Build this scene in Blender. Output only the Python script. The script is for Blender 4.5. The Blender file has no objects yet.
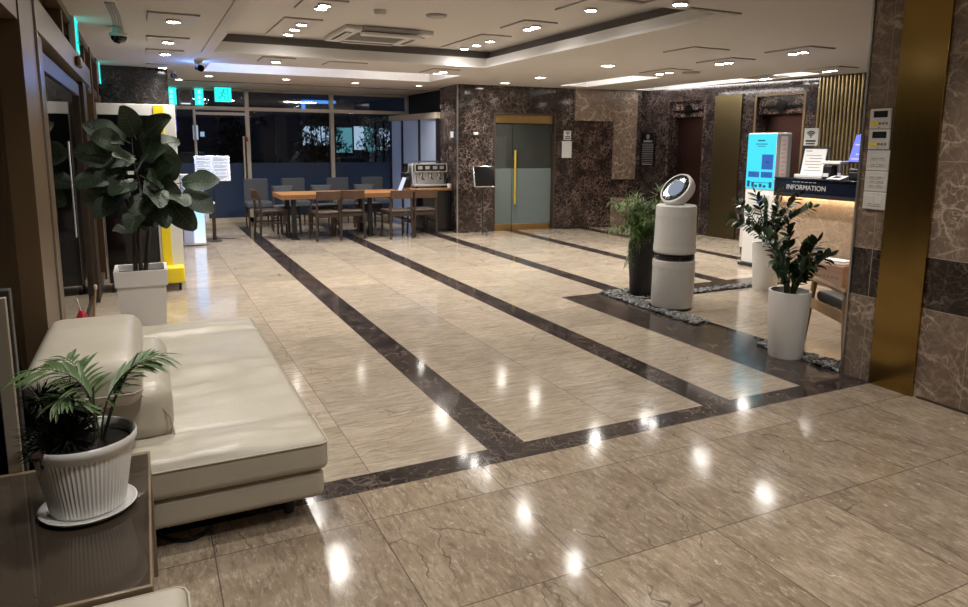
import bpy, bmesh, math, random
from mathutils import Vector, Matrix, noise
R = math.radians
S = bpy.context.scene
COL = S.collection
random.seed(7)
PI = math.pi

# ------------------------------------------------------------------ geometry helpers
class MB:
    """collects shapes and links them as ONE mesh object"""
    def __init__(s, xf=None): s.v = []; s.f = []; s.mi = []; s.xf = xf; s.m = 0
    def add(s, vs, fs):
        k = len(s.v)
        s.v += [Vector(p) for p in vs]
        s.f += [tuple(i + k for i in f) for f in fs]; s.mi += [s.m] * len(fs)
        return s
    def box(s, x0, x1, y0, y1, z0, z1, M=None):
        vs = [Vector((x, y, z)) for z in (z0, z1) for y in (y0, y1) for x in (x0, x1)]
        if M is not None: vs = [M @ p for p in vs]
        return s.add(vs, [(0, 2, 3, 1), (4, 5, 7, 6), (0, 1, 5, 4), (2, 6, 7, 3), (0, 4, 6, 2), (1, 3, 7, 5)])
    def bar(s, a, b, w, d=None, up=(0, 0, 1)):
        d = d or w; a = Vector(a); b = Vector(b); t = (b - a).normalized(); u = Vector(up)
        if abs(t.dot(u)) > .95: u = Vector((0, 1, 0))
        x = t.cross(u).normalized(); y = x.cross(t)
        c = [x * (i * w / 2) + y * (j * d / 2) for i, j in ((-1, -1), (1, -1), (1, 1), (-1, 1))]
        return s.add([a + q for q in c] + [b + q for q in c], [(3, 2, 1, 0), (4, 5, 6, 7)] + [(i, (i + 1) % 4, (i + 1) % 4 + 4, i + 4) for i in range(4)])
    def tube(s, pts, r, n=8, cap=True):
        pts = [Vector(p) for p in pts]; k = len(s.v); m = len(pts)
        rs = r if isinstance(r, (list, tuple)) else [r] * m
        t0 = (pts[1] - pts[0]).normalized(); u = Vector((0, 0, 1)) if abs(t0.z) < .9 else Vector((1, 0, 0))
        vs = []; fs = []
        for i, p in enumerate(pts):
            t = (pts[min(i + 1, m - 1)] - pts[max(i - 1, 0)]).normalized()
            x = t.cross(u).normalized(); y = x.cross(t).normalized(); u = y
            vs += [p + (x * math.cos(2 * PI * j / n) + y * math.sin(2 * PI * j / n)) * rs[i] for j in range(n)]
        for i in range(m - 1):
            for j in range(n):
                fs.append((i * n + j, i * n + (j + 1) % n, (i + 1) * n + (j + 1) % n, (i + 1) * n + j))
        if cap: fs += [tuple(range(n))[::-1], tuple((m - 1) * n + j for j in range(n))]
        return s.add(vs, fs)
    def cyl(s, a, b, r, r2=None, n=20): return s.tube([a, b], [r, r if r2 is None else r2], n)
    def lathe(s, prof, c=(0, 0, 0), n=32, M=None, cap0=True, cap1=True, wav=0, nw=0):
        vs = []; fs = []; m = len(prof)
        for r, z in prof:
            for j in range(n):
                a = 2 * PI * j / n; rr = r * (1 + wav * math.cos(nw * a)) if wav else r
                p = Vector((rr * math.cos(a), rr * math.sin(a), z))
                vs.append((M @ p if M is not None else p) + Vector(c))
        for i in range(m - 1):
            for j in range(n):
                fs.append((i * n + j, i * n + (j + 1) % n, (i + 1) * n + (j + 1) % n, (i + 1) * n + j))
        if cap0: fs.append(tuple(range(n))[::-1])
        if cap1: fs.append(tuple((m - 1) * n + j for j in range(n)))
        return s.add(vs, fs)
    def quad(s, a, b, c, d): return s.add([a, b, c, d], [(0, 1, 2, 3)])
    def rbox(s, x0, x1, y0, y1, z0, z1, r, n=8, bulge=0, wrk=0, k=4, sd=0, M=None):
        """soft box: rounded edges, optional puffed top with gentle wrinkles"""
        c = Vector(((x0 + x1) / 2, (y0 + y1) / 2, (z0 + z1) / 2)); h = Vector((x1 - x0, y1 - y0, z1 - z0)) / 2
        ax = []
        for i in range(3):
            q = min(r, h[i]); e = [q * (1 - math.tan(PI / 4 * (1 - j / k))) for j in range(k + 1)]
            lo = [-h[i] + t for t in e]; mid = [-h[i] + q + (2 * h[i] - 2 * q) * j / n for j in range(1, n)]
            ax.append(lo + mid + [-t for t in lo[::-1]])
        idx = {}; vs = []; fs = []
        def V(p):
            key = tuple(round(t, 5) for t in p)
            if key not in idx:
                p = Vector(p); inn = Vector([max(-(h[i] - min(r, h[i])), min(h[i] - min(r, h[i]), p[i])) for i in range(3)])
                dlt = p - inn; L = dlt.length
                q = inn + dlt * (r / L) if L > 1e-9 else p
                u, w = p.x / h.x, p.y / h.y
                if bulge and p.z > -h.z * .2: q.z += bulge * max(0, 1 - u ** 4) * max(0, 1 - w ** 4)
                if wrk and p.z > 0:
                    P_ = c + p
                    q.z += wrk * (noise.noise(Vector((P_.x * 3 + sd, P_.y * 9, sd))) + .5 * noise.noise(Vector((P_.x * 11, P_.y * 14 + sd, 3)))) * max(0, 1 - u ** 6) * max(0, 1 - w ** 6)
                q = q + c
                idx[key] = len(vs); vs.append(M @ q if M is not None else q)
            return idx[key]
        for a, b, cc in ((0, 1, 2), (1, 2, 0), (2, 0, 1)):
            for sg in (-1, 1):
                for i in range(len(ax[a]) - 1):
                    for j in range(len(ax[b]) - 1):
                        qd = []
                        for di, dj in ((0, 0), (1, 0), (1, 1), (0, 1)):
                            p = [0, 0, 0]; p[a] = ax[a][i + di]; p[b] = ax[b][j + dj]; p[cc] = sg * h[cc]; qd.append(V(p))
                        if sg < 0: qd.reverse()
                        if len(set(qd)) == 4: fs.append(tuple(qd))
        return s.add(vs, fs)
    def build(s, name, mat, parent=None, bevel=0, smooth=True, ang=40, loc=None):
        me = bpy.data.meshes.new(name)
        vs = [s.xf @ p for p in s.v] if s.xf is not None else s.v
        me.from_pydata([tuple(p) for p in vs], [], s.f)
        mats = mat if isinstance(mat, (list, tuple)) else [mat]
        for m in mats: me.materials.append(m)
        if len(mats) > 1: me.polygons.foreach_set('material_index', s.mi)
        if smooth:
            me.polygons.foreach_set('use_smooth', [True] * len(me.polygons)); me.set_sharp_from_angle(angle=R(ang))
        me.update()
        o = bpy.data.objects.new(name, me); COL.objects.link(o)
        if parent: o.parent = parent
        if loc: o.location = loc
        if bevel:
            b = o.modifiers.new('edge', 'BEVEL'); b.width = bevel; b.segments = 2; b.limit_method = 'ANGLE'; b.angle_limit = R(50)
        return o

def tag(o, label=None, cat=None, group=None, kind=None):
    if label: o['label'] = label
    if cat: o['category'] = cat
    if group: o['group'] = group
    if kind: o['kind'] = kind
    return o
def thing(name, label, cat, loc=(0, 0, 0), rz=0, group=None):
    o = bpy.data.objects.new(name, None); COL.objects.link(o); o.empty_display_size = .1
    o.location = loc; o.rotation_euler = (0, 0, rz)
    return tag(o, label, cat, group)
def dup(root, loc, rz, label, group=None, name=None):
    r = root.copy(); COL.objects.link(r); r.location = loc; r.rotation_euler = (0, 0, rz); r['label'] = label
    if group: r['group'] = group
    for ch in list(root.children):
        c = ch.copy(); COL.objects.link(c); c.parent = r
        for g in list(ch.children):
            d = g.copy(); COL.objects.link(d); d.parent = c
    return r
def struct(o): o['kind'] = 'structure'; return o
def box(name, mat, b, parent=None, bevel=0, xf=None):
    return MB(xf).box(*b).build(name, mat, parent, bevel, smooth=bool(bevel))
def lettering(name, body, size, mat, parent, M, depth=.001, bold=0):
    cu = bpy.data.curves.new(name, 'FONT'); cu.body = body; cu.size = size; cu.extrude = depth; cu.align_x = 'CENTER'; cu.align_y = 'CENTER'; cu.offset = bold
    t = bpy.data.objects.new('tmp', cu); COL.objects.link(t)
    dg = bpy.context.evaluated_depsgraph_get(); me = bpy.data.meshes.new_from_object(t.evaluated_get(dg))
    bpy.data.objects.remove(t); bpy.data.curves.remove(cu)
    me.transform(M); me.materials.clear(); me.materials.append(mat)
    o = bpy.data.objects.new(name, me); COL.objects.link(o); o.parent = parent
    return o
def axes(o, x, y):
    """matrix whose local x,y axes are the given world directions, at o"""
    x = Vector(x).normalized(); y = Vector(y).normalized(); z = x.cross(y)
    return Matrix(((x.x, y.x, z.x, o[0]), (x.y, y.y, z.y, o[1]), (x.z, y.z, z.z, o[2]), (0, 0, 0, 1)))

# ------------------------------------------------------------------ materials
class NT:
    def __init__(s, name):
        s.mat = bpy.data.materials.new(name); s.mat.use_nodes = True; s.nt = s.mat.node_tree
        s.bsdf = s.nt.nodes['Principled BSDF']; s.out = s.nt.nodes['Material Output']
        s.co = s.nt.nodes.new('ShaderNodeTexCoord').outputs['Object']
    def n(s, t, ins=None, **kw):
        nd = s.nt.nodes.new(t)
        for k, v in kw.items(): setattr(nd, k, v)
        for k, v in (ins or {}).items(): s.set(nd.inputs[k], v)
        return nd
    def set(s, sock, v):
        if isinstance(v, bpy.types.NodeSocket): s.nt.links.new(v, sock)
        else:
            if isinstance(v, (tuple, list)) and len(v) == 3 and sock.type == 'RGBA': v = (*v, 1)
            sock.default_value = v
    def math(s, op, a, b=0., c=None):
        ins = {0: a, 1: b}
        if c is not None: ins[2] = c
        return s.n('ShaderNodeMath', ins, operation=op).outputs[0]
    def mix(s, f, a, b, mode='MIX'):
        nd = s.n('ShaderNodeMix', data_type='RGBA', blend_type=mode)
        s.set(nd.inputs[0], f); s.set(nd.inputs[6], a); s.set(nd.inputs[7], b)
        return nd.outputs[2]
    def mapped(s, sc, loc=(0, 0, 0), rot=(0, 0, 0)):
        return s.n('ShaderNodeMapping', {0: s.co, 1: loc, 2: rot, 3: sc}).outputs[0]
    def noise(s, v, scale, detail=5, rough=.6, dist=0, col=False):
        nd = s.n('ShaderNodeTexNoise', {'Vector': v, 'Scale': scale, 'Detail': detail, 'Roughness': rough, 'Distortion': dist})
        return nd.outputs['Color' if col else 0]
    def edge(s, v, scale, rnd=1):
        nd = s.n('ShaderNodeTexVoronoi', {'Vector': v, 'Scale': scale, 'Randomness': rnd}, feature='DISTANCE_TO_EDGE'); return nd.outputs['Distance']
    def ramp(s, f, stops):
        nd = s.n('ShaderNodeValToRGB', {0: f}); cr = nd.color_ramp
        while len(cr.elements) < len(stops): cr.elements.new(.5)
        for e, (p, c) in zip(cr.elements, stops):
            e.position = p; e.color = (c, c, c, 1) if isinstance(c, (int, float)) else (*c, 1)
        return nd.outputs[0]
    def xyz(s): return s.n('ShaderNodeSeparateXYZ', {0: s.co}).outputs
    def joint(s, a, off, per, w):
        t = s.math('FRACT', s.math('DIVIDE', s.math('SUBTRACT', a, off - per / 2), per))
        return s.math('LESS_THAN', s.math('ABSOLUTE', s.math('SUBTRACT', t, .5)), w / 2 / per)
    def cell(s, a, off, per): return s.math('FLOOR', s.math('DIVIDE', s.math('SUBTRACT', a, off), per))
    def warp(s, v, amt, scale):
        nz = s.n('ShaderNodeTexNoise', {'Vector': v, 'Scale': scale, 'Detail': 3.})
        a = s.n('ShaderNodeVectorMath', {0: nz.outputs['Color'], 1: (.5, .5, .5)}, operation='SUBTRACT').outputs[0]
        b = s.n('ShaderNodeVectorMath', {0: a}, operation='SCALE'); b.inputs['Scale'].default_value = amt
        return s.n('ShaderNodeVectorMath', {0: v, 1: b.outputs[0]}, operation='ADD').outputs[0]
    def done(s, col, rough=.5, metal=0., bump=None, bs=.2, bd=.002, **kw):
        b = s.bsdf; s.set(b.inputs['Base Color'], col); s.set(b.inputs['Roughness'], rough); s.set(b.inputs['Metallic'], metal)
        for k, v in kw.items(): s.set(b.inputs[k], v)
        if bump is not None:
            bn = s.n('ShaderNodeBump', {'Height': bump, 'Strength': bs, 'Distance': bd}); s.nt.links.new(bn.outputs[0], b.inputs['Normal'])
        return s.mat

def plain(name, col, rough=.5, metal=0., var=.12, sc=6, bump=0, **kw):
    t = NT(name); nz = t.noise(t.co, sc, 4)
    a = tuple(c * (1 - var) for c in col); b = tuple(min(1, c * (1 + var)) for c in col)
    return t.done(t.mix(nz, a, b), rough, metal, t.noise(t.co, sc * 20, 3) if bump else None, bump, **kw)
def emit(name, col, st):
    t = NT(name); t.done((0, 0, 0), .6)
    t.set(t.bsdf.inputs['Emission Color'], col); t.bsdf.inputs['Emission Strength'].default_value = st
    return t.mat
def glass(name, tint, rough=.0, op=.0, body=(0, 0, 0), ior=1.5):
    """thin pane: fresnel reflection over a tinted see-through body; op = how much of the body colour hides what lies behind"""
    t = NT(name); t.nt.nodes.remove(t.bsdf)
    fr = t.n('ShaderNodeFresnel', {'IOR': ior}).outputs[0]
    tr = t.n('ShaderNodeBsdfTransparent', {0: (*tint, 1)}).outputs[0]
    df = t.n('ShaderNodeBsdfDiffuse', {0: (*body, 1)}).outputs[0]
    g = t.n('ShaderNodeBsdfGlossy', {0: (1, 1, 1, 1), 'Roughness': rough}).outputs[0]
    m1 = t.n('ShaderNodeMixShader', {0: op, 1: tr, 2: df}).outputs[0]
    m2 = t.n('ShaderNodeMixShader', {0: fr, 1: m1, 2: g}).outputs[0]
    t.nt.links.new(m2, t.out.inputs[0]); return t.mat

def dark_marble(name, base=(.02, .013, .010), fleck=(.16, .115, .09), sc=9, rough=.1, amt=1., joints=()):
    t = NT(name)
    v = t.warp(t.warp(t.co, .3, 3.), .06, 14.)
    e1 = t.edge(v, sc * .8); e2 = t.edge(t.warp(t.warp(t.co, .5, 5.), .10, 11.), sc * .38)
    big = t.noise(t.co, sc * .22, 5, .65)
    veins = t.math('ADD', t.ramp(e1, [(0, .95), (.07, 0.)]), t.ramp(e2, [(0, 1.), (.03, 0.)]))
    patches = t.ramp(t.noise(t.co, sc * 1.3, 7, .75, 1.5), [(.52, 0.), (.68, 1.)])
    f = t.math('MULTIPLY', t.math('MAXIMUM', veins, t.math('MULTIPLY', patches, .9)), t.ramp(big, [(.38, .10 * amt), (.62, amt)]))
    c = t.mix(f, t.mix(t.noise(t.co, 14, 4), base, tuple(x * 1.9 for x in base)), fleck)
    if joints:
        X = t.xyz(); j = None
        for (a, off, per, w) in joints:
            q = t.joint(X[a], off, per, w); j = q if j is None else t.math('MAXIMUM', j, q)
        c = t.mix(j, c, (.09, .075, .06))
    return t.done(c, rough)
def tan_marble(name, base=(.165, .118, .088), hi=(.44, .345, .265), rough=.14, band=None, joints=()):
    t = NT(name)
    v = t.warp(t.warp(t.co, .45, 2.2), .10, 10.)
    e1 = t.edge(v, 4.5); e2 = t.edge(t.warp(t.warp(t.co, .3, 5.), .06, 17.), 12.)
    f = t.math('ADD', t.ramp(e1, [(0, 1.), (.05, 0.)]), t.ramp(e2, [(0, .75), (.06, 0.)]))
    f = t.math('MULTIPLY', f, t.ramp(t.noise(t.co, 3.5, 5, .65), [(.38, .12), (.60, 1.)]))
    f = t.math('ADD', f, t.math('MULTIPLY', t.ramp(t.noise(t.co, 16., 7, .75, 1.), [(.50, 0.), (.70, 1.)]), .42))
    c = t.mix(t.noise(t.co, 3.2, 7, .7, .8), tuple(x * .62 for x in base), tuple(x * 1.45 for x in base))
    c = t.mix(f, c, hi); X = t.xyz()
    if band:
        m = t.math('MULTIPLY', t.math('GREATER_THAN', X[2], band[0]), t.math('LESS_THAN', X[2], band[1]))
        d = t.mix(t.math('MULTIPLY', f, .8), (.018, .011, .009), (.16, .12, .1)); c = t.mix(m, c, d)
    if joints:
        j = None
        for (a, off, per, w) in joints:
            q = t.joint(X[a], off, per, w); j = q if j is None else t.math('MAXIMUM', j, q)
        c = t.mix(j, c, (.33, .26, .19))
    return t.done(c, rough)
def floor_mat(name, near):
    t = NT(name); X = t.xyz()
    if near:
        jx = t.joint(X[0], .745, .6, .005); jy = t.joint(X[1], 2.535, .64, .005); cx, cy = t.cell(X[0], .745, .6), t.cell(X[1], 2.535, .64)
        st = (6., 1.3, 1.)
    else:
        jx = t.joint(X[0], .85, 1.4, .005); jy = t.joint(X[1], 2.93, .6, .0035); cx, cy = t.cell(X[0], .85, .7), t.cell(X[1], 2.93, .6)
        st = (1.1, 9., 1.)
    rnd = t.n('ShaderNodeTexWhiteNoise', {0: t.n('ShaderNodeCombineXYZ', {0: cx, 1: cy}).outputs[0]}, noise_dimensions='3D').outputs[0]
    off = t.n('ShaderNodeVectorMath', {0: t.co, 1: t.n('ShaderNodeCombineXYZ', {0: t.math('MULTIPLY', rnd, 7.), 1: t.math('MULTIPLY', rnd, 3.), 2: t.math('MULTIPLY', rnd, 9.)}).outputs[0]}, operation='ADD').outputs[0]
    sv = t.n('ShaderNodeMapping', {0: off, 3: st}).outputs[0]
    fine = t.noise(sv, 5.5, 9, .74, .9); big = t.noise(off, 3., 6, .65, .8)
    if near:
        c = t.mix(t.ramp(big, [(.32, 0.), (.68, 1.)]), (.225, .17, .122), (.36, .29, .215))
        c = t.mix(t.math('MULTIPLY', t.ramp(fine, [(.36, 1.), (.54, 0.)]), .6), c, (.115, .083, .06))
        c = t.mix(t.math('MULTIPLY', t.ramp(t.noise(t.n('ShaderNodeMapping', {0: off, 3: (3., 1., 1.)}).outputs[0], 19., 6, .7), [(.52, 0.), (.66, 1.)]), .55), c, (.50, .43, .34))
        cv = t.n('ShaderNodeMapping', {0: t.warp(t.warp(off, .22, 3.), .05, 14.), 2: (0, 0, .3), 3: (2.6, .55, 1.)}).outputs[0]
        crack = t.math('MULTIPLY', t.ramp(t.edge(cv, 2.1), [(0, .9), (.011, 0.)]), t.ramp(t.noise(off, 2.2, 3), [(.40, 0.), (.58, 1.)]))
        c = t.mix(crack, c, (.07, .05, .038))
        speck = t.ramp(t.noise(off, 21, 5, .65), [(.66, 0.), (.72, 1.)]); c = t.mix(t.math('MULTIPLY', speck, .8), c, (.62, .55, .45))
    else:
        c = t.mix(t.ramp(fine, [(.34, 0.), (.62, 1.)]), (.26, .21, .16), (.49, .42, .335))
        c = t.mix(t.math('MULTIPLY', t.ramp(big, [(.34, 1.), (.58, 0.)]), .42), c, (.24, .19, .145))
        d2 = t.noise(t.n('ShaderNodeMapping', {0: off, 3: (1.4, 4., 1.)}).outputs[0], 13., 6, .7, 1.)
        c = t.mix(t.math('MULTIPLY', t.ramp(d2, [(.58, 0.), (.70, 1.)]), .6), c, (.15, .11, .085))
        ck = t.math('MULTIPLY', t.ramp(t.edge(t.n('ShaderNodeMapping', {0: t.warp(off, .2, 4.), 3: (.8, 3., 1.)}).outputs[0], 2.2), [(0, .6), (.016, 0.)]), t.ramp(t.noise(off, 2.5, 3), [(.42, 0.), (.6, 1.)]))
        c = t.mix(ck, c, (.14, .10, .08))
    c = t.mix(1., c, t.n('ShaderNodeCombineColor', {0: t.math('MULTIPLY_ADD', rnd, .22, .88), 1: t.math('MULTIPLY_ADD', rnd, .22, .87), 2: t.math('MULTIPLY_ADD', rnd, .2, .86)}).outputs[0], 'MULTIPLY')
    c = t.mix(t.math('MULTIPLY', t.math('MAXIMUM', jx, jy), .75 if near else .55), c, (.06, .045, .035))
    rg = t.math('MULTIPLY_ADD', t.noise(off, 5., 5), .09, .07)
    return t.done(c, rg, bump=t.noise(off, 3.5, 3), bs=.05, bd=.02, **{'IOR': 1.6})

M = {}
M['floor'] = floor_mat('beige floor marble', False); M['floor_near'] = floor_mat('veined tan floor marble', True)
M['band'] = dark_marble('dark floor marble', (.013, .010, .010), (.17, .13, .115), 18, .09, .9)
M['granite'] = dark_marble('dark brown floor granite', (.020, .015, .013), (.16, .125, .105), 30, .15, 1.)
M['black_stone'] = plain('polished black stone', (.008, .008, .009), .08)
M['stone'] = dark_marble('dark emperador wall', (.016, .011, .010), (.25, .19, .16), 13, .09, 1., joints=((0, .32, 1.3, .006), (2, 1.68, 2.4, .006)))
M['rough'] = dark_marble('dark figured marble', (.014, .009, .008), (.25, .17, .14), 16, .14, 1.1)
M['elev'] = dark_marble('dark elevator marble', (.013, .009, .009), (.15, .112, .10), 19, .10, 1.)
M['pier'] = dark_marble('black speckled stone', (.008, .007, .006), (.13, .10, .08), 26, .14, .8)
M['tan'] = tan_marble('tan emperador marble')
M['tan_wall'] = tan_marble('tan marble with dark band', band=(.55, .86), joints=((1, 2.235, .62, .004), (2, .55, 5, .005), (2, .86, 5, .005), (2, 1.42, 5, .004), (2, 2.02, 5, .004)))
M['desk_stone'] = tan_marble('desk marble', (.30, .215, .15), (.46, .36, .26), .25, joints=((2, .52, 5, .006), (1, 5.35, .62, .005)))
M['ceil'] = plain('white ceiling paint', (.60, .575, .55), .8, var=.02)
M['cove'] = plain('white moulding paint', (.82, .81, .80), .4, var=.02)
M['taupe'] = plain('taupe painted shade', (.24, .22, .21), .7, var=.05)  # dark tone stands for shade on the tray riser and ceiling step
M['fixture'] = plain('ceiling fixture white', (.56, .54, .52), .6, var=.02)
M['fixture_edge'] = plain('ceiling fixture grey and edge shade', (.40, .365, .335), .5, var=.02)  # panel side shade put into the colour; plain grey on speaker plates
def brushed(name, col, rough, sc=(1, 1, 60)):
    t = NT(name); nz = t.noise(t.mapped(sc), 8, 4); return t.done(t.mix(nz, tuple(c * .8 for c in col), tuple(c * 1.1 for c in col)), t.math('MULTIPLY_ADD', nz, .12, rough), 1.)
M['gold'] = brushed('polished gold steel', (.36, .235, .075), .13, (40, 40, 1))
M['brass'] = brushed('brushed brass', (.15, .115, .058), .3, (30, 30, 1))
M['brass_light'] = brushed('light brass ribs', (.34, .265, .145), .3); M['brass_door'] = brushed('brass door metal', (.48, .31, .12), .25)
M['bronze'] = plain('bronze anodised frame', (.15, .095, .05), .36, .35, .1)
M['bronze_dark'] = plain('dark bronze frame', (.07, .05, .035), .4, .4, .1)
M['frame'] = plain('champagne window frame', (.56, .49, .37), .4, .1, .06)
M['chrome'] = plain('bright steel', (.62, .62, .62), .18, 1., .05)
M['machine'] = plain('polished machine steel', (.62, .63, .62), .25, .35, .05); M['steel_dark'] = plain('dark steel', (.05, .05, .055), .35, .7)
M['glass'] = glass('clear window glass', (.86, .9, .92)); M['glass_dark'] = glass('dim door glass', (.55, .58, .6))
M['film'] = glass('blue frosted window film', (.08, .12, .2), .25, .88, (.030, .052, .105))
M['frost_door'] = glass('frosted door film', (.3, .35, .35), .3, .82, (.16, .20, .195))
M['door_glass'] = glass('grey door glass', (.35, .37, .36), .03, .75, (.055, .058, .052))
M['smoke'] = glass('smoked table glass', (.42, .38, .34), .01, .32, (.17, .13, .095))
t_ = NT('frosted partition'); M['partition'] = t_.done((.50, .56, .68), .4, **{'Transmission Weight': .35, 'Emission Color': (.45, .6, 1., 1), 'Emission Strength': .05})  # faint blue emission stands in for light from behind the panes
t_ = NT('cream leather'); nz = t_.noise(t_.co, 5, 5)
M['leather'] = t_.done(t_.mix(nz, (.385, .345, .275), (.49, .445, .365)), t_.math('MULTIPLY_ADD', nz, .15, .27), 0., t_.math('ADD', t_.noise(t_.co, 160, 2), t_.math('MULTIPLY', t_.noise(t_.mapped((4, 10, 4)), 4, 4), 2.)), .18, .004)
M['piping'] = plain('leather piping', (.42, .37, .29), .4)
M['leg'] = plain('dark furniture foot', (.02, .018, .016), .5)
M['wood'] = None
def wood(name, a, b, rough=.4, sc=(2, 22, 22)):
    t = NT(name); g = t.noise(t.mapped(sc), 2.2, 6, .6, 1.2); return t.done(t.mix(g, a, b), rough, bump=g, bs=.08)
M['wood'] = wood('orange table wood', (.20, .085, .028), (.36, .17, .065)); M['wood_dark'] = wood('brown chair wood', (.026, .016, .011), (.055, .032, .020), .45, (20, 20, 2))
M['wood_light'] = wood('honey chair wood', (.33, .19, .085), (.50, .31, .15), .4, (14, 14, 14)); M['wood_table'] = wood('bronze table frame', (.16, .115, .072), (.24, .175, .11), .3, (3, 3, 20))
M['grey_fabric'] = plain('grey chair fabric', (.05, .054, .062), .85, var=.2, sc=40, bump=.2); M['black_seat'] = plain('black leatherette', (.012, .012, .013), .35)
M['black'] = plain('black plastic', (.008, .008, .009), .35); M['black_gloss'] = plain('black glossy panel', (.004, .004, .005), .07)
M['white'] = plain('white plastic', (.66, .65, .63), .4, var=.03); M['white_pot'] = plain('white ceramic', (.80, .785, .76), .3, var=.03); M['grey'] = plain('grey plastic', (.28, .28, .27), .45, var=.05)
M['ivory'] = plain('ivory switch plastic', (.60, .585, .56), .4, var=.02); M['lcd'] = plain('dark display', (.02, .026, .03), .12)
M['ink'] = plain('grey ink', (.14, .14, .15), .6); M['ink_black'] = plain('black ink', (.015, .015, .017), .6); M['yellow'] = plain('yellow plastic', (.80, .62, .02), .4, var=.04); M['paper'] = plain('white paper', (.66, .66, .66), .7, var=.02)
M['red'] = plain('red plastic', (.45, .03, .05), .4); M['orange'] = plain('orange label', (.65, .3, .2), .6); M['pink'] = plain('pale pink paper', (.66, .55, .52), .7, var=.05)
M['carton'] = plain('brown carton', (.30, .18, .12), .7, var=.08); M['soil'] = plain('dark soil', (.018, .012, .009), .95, var=.4, sc=60, bump=.5)
M['navy'] = plain('navy desk fascia', (.005, .007, .016), .14); M['silver'] = plain('silver letters', (.42, .41, .38), .4, .3, var=.03)
M['purifier'] = plain('pearl white purifier', (.60, .585, .56), .35, var=.02)
t_ = NT('perforated purifier grille'); e_ = t_.n('ShaderNodeTexVoronoi', {'Vector': t_.co, 'Scale': 210.}).outputs[0]
M['grille'] = t_.done(t_.mix(t_.ramp(e_, [(.3, 1.), (.5, 0.)]), (.60, .585, .56), (.44, .43, .415)), .45)
M['vase'] = plain('matte black ceramic', (.008, .008, .008), .5)
M['elev_door'] = brushed('brown elevator steel', (.11, .055, .045), .3, (40, 40, 1))
def leafmat(name, a, b, rough=.35, tr=.0):
    t = NT(name); return t.done(t.mix(t.noise(t.co, 7, 4), a, b), rough, **{'Subsurface Weight': 0.})
M['fig'] = leafmat('fiddle leaf green', (.010, .021, .010), (.028, .050, .024), .55); M['palm'] = leafmat('palm green', (.030, .065, .014), (.075, .125, .035), .5); M['pine'] = leafmat('dark pine green', (.006, .009, .006), (.014, .020, .012), .9)
M['zz'] = leafmat('zamioculcas green', (.010, .022, .009), (.028, .055, .022), .25); M['fern'] = leafmat('bright feathery green', (.055, .10, .022), (.15, .23, .055), .5)
M['stem'] = plain('green brown stem', (.05, .06, .025), .6); M['bark'] = plain('brown bark', (.035, .024, .016), .8); M['bush'] = leafmat('night shrub', (.006, .008, .006), (.014, .018, .013), .8)
M['cone'] = plain('dry seed cone', (.045, .018, .014), .8)
t_ = NT('grey pebbles'); M['pebble'] = t_.done(t_.mix(t_.n('ShaderNodeObjectInfo').outputs['Random'], t_.mix(t_.ramp(t_.noise(t_.co, 45, 2), [(.35, 0.), (.65, 1.)]), (.03, .03, .032), (.36, .36, .36)), (.2, .2, .2)), .35)
M['lens'] = emit('spotlight lens', (1., .95, .88), 60.); M['round_lens'] = emit('round downlight lens', (1., .95, .86), 45.)
M['led'] = emit('cove light strip', (1., .96, .92), 70.); M['led_soft'] = emit('soft cove strip', (1., .96, .92), 26.); M['led_blue'] = emit('blue light strip', (.2, .4, 1.), 130.); M['led_desk'] = emit('desk light strip', (1., .80, .52), 26.)
M['cyan_sign'] = emit('cyan lit sign', (.02, .78, .70), 1.25); M['cyan_mark'] = emit('pale sign marks', (.5, 1., .95), 1.3); M['green_mark'] = emit('teal sign figure', (.0, .42, .38), 1.)
M['screen'] = emit('cyan screen', (.03, .60, .82), 1.05); M['screen_btn'] = emit('blue screen button', (.01, .10, .42), .9); M['screen_dark'] = emit('dark screen shapes', (.01, .09, .2), .6)
M['screen_txt'] = emit('white screen marks', (.7, .9, 1.), 1.); M['monitor'] = emit('violet blue monitor', (.16, .20, .80), 1.1); M['monitor_lt'] = emit('pale monitor bands', (.5, .45, .95), 1.1)
t_ = NT('pale blue lit panel'); z_ = t_.xyz()[2]
M['bluebox'] = t_.done((0, 0, 0), .4); t_.set(t_.bsdf.inputs['Emission Color'], t_.mix(t_.ramp(t_.math('MULTIPLY', z_, 1.), [(.05, 0.), (.85, 1.)]), (.62, .74, 1.), (.10, .45, 1.))); t_.bsdf.inputs['Emission Strength'].default_value = 1.25
M['menu_lit'] = emit('lit menu page', (.80, .84, 1.), .75); M['window_cyan'] = emit('distant shop window', (.17, .48, .55), .5); M['window_white'] = emit('distant lit window', (.6, .78, 1.), .6); M['window_blue'] = emit('distant blue sign', (.04, .22, .75), 1.4); M['window_violet'] = emit('distant violet sign', (.2, .15, .8), .5)
M['fan_face'] = emit('pale purifier display', (.35, .45, .65), .35)
M['asphalt'] = plain('night pavement', (.03, .03, .032), .8); M['facade'] = plain('dark facade', (.012, .012, .014), .8); M['tactile'] = plain('yellow tactile paving', (.5, .36, .04), .7)
M['panel_beige'] = plain('beige panel', (.30, .25, .19), .5); M['aluminium'] = plain('aluminium trim', (.42, .41, .40), .28, .9, .04)

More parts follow.
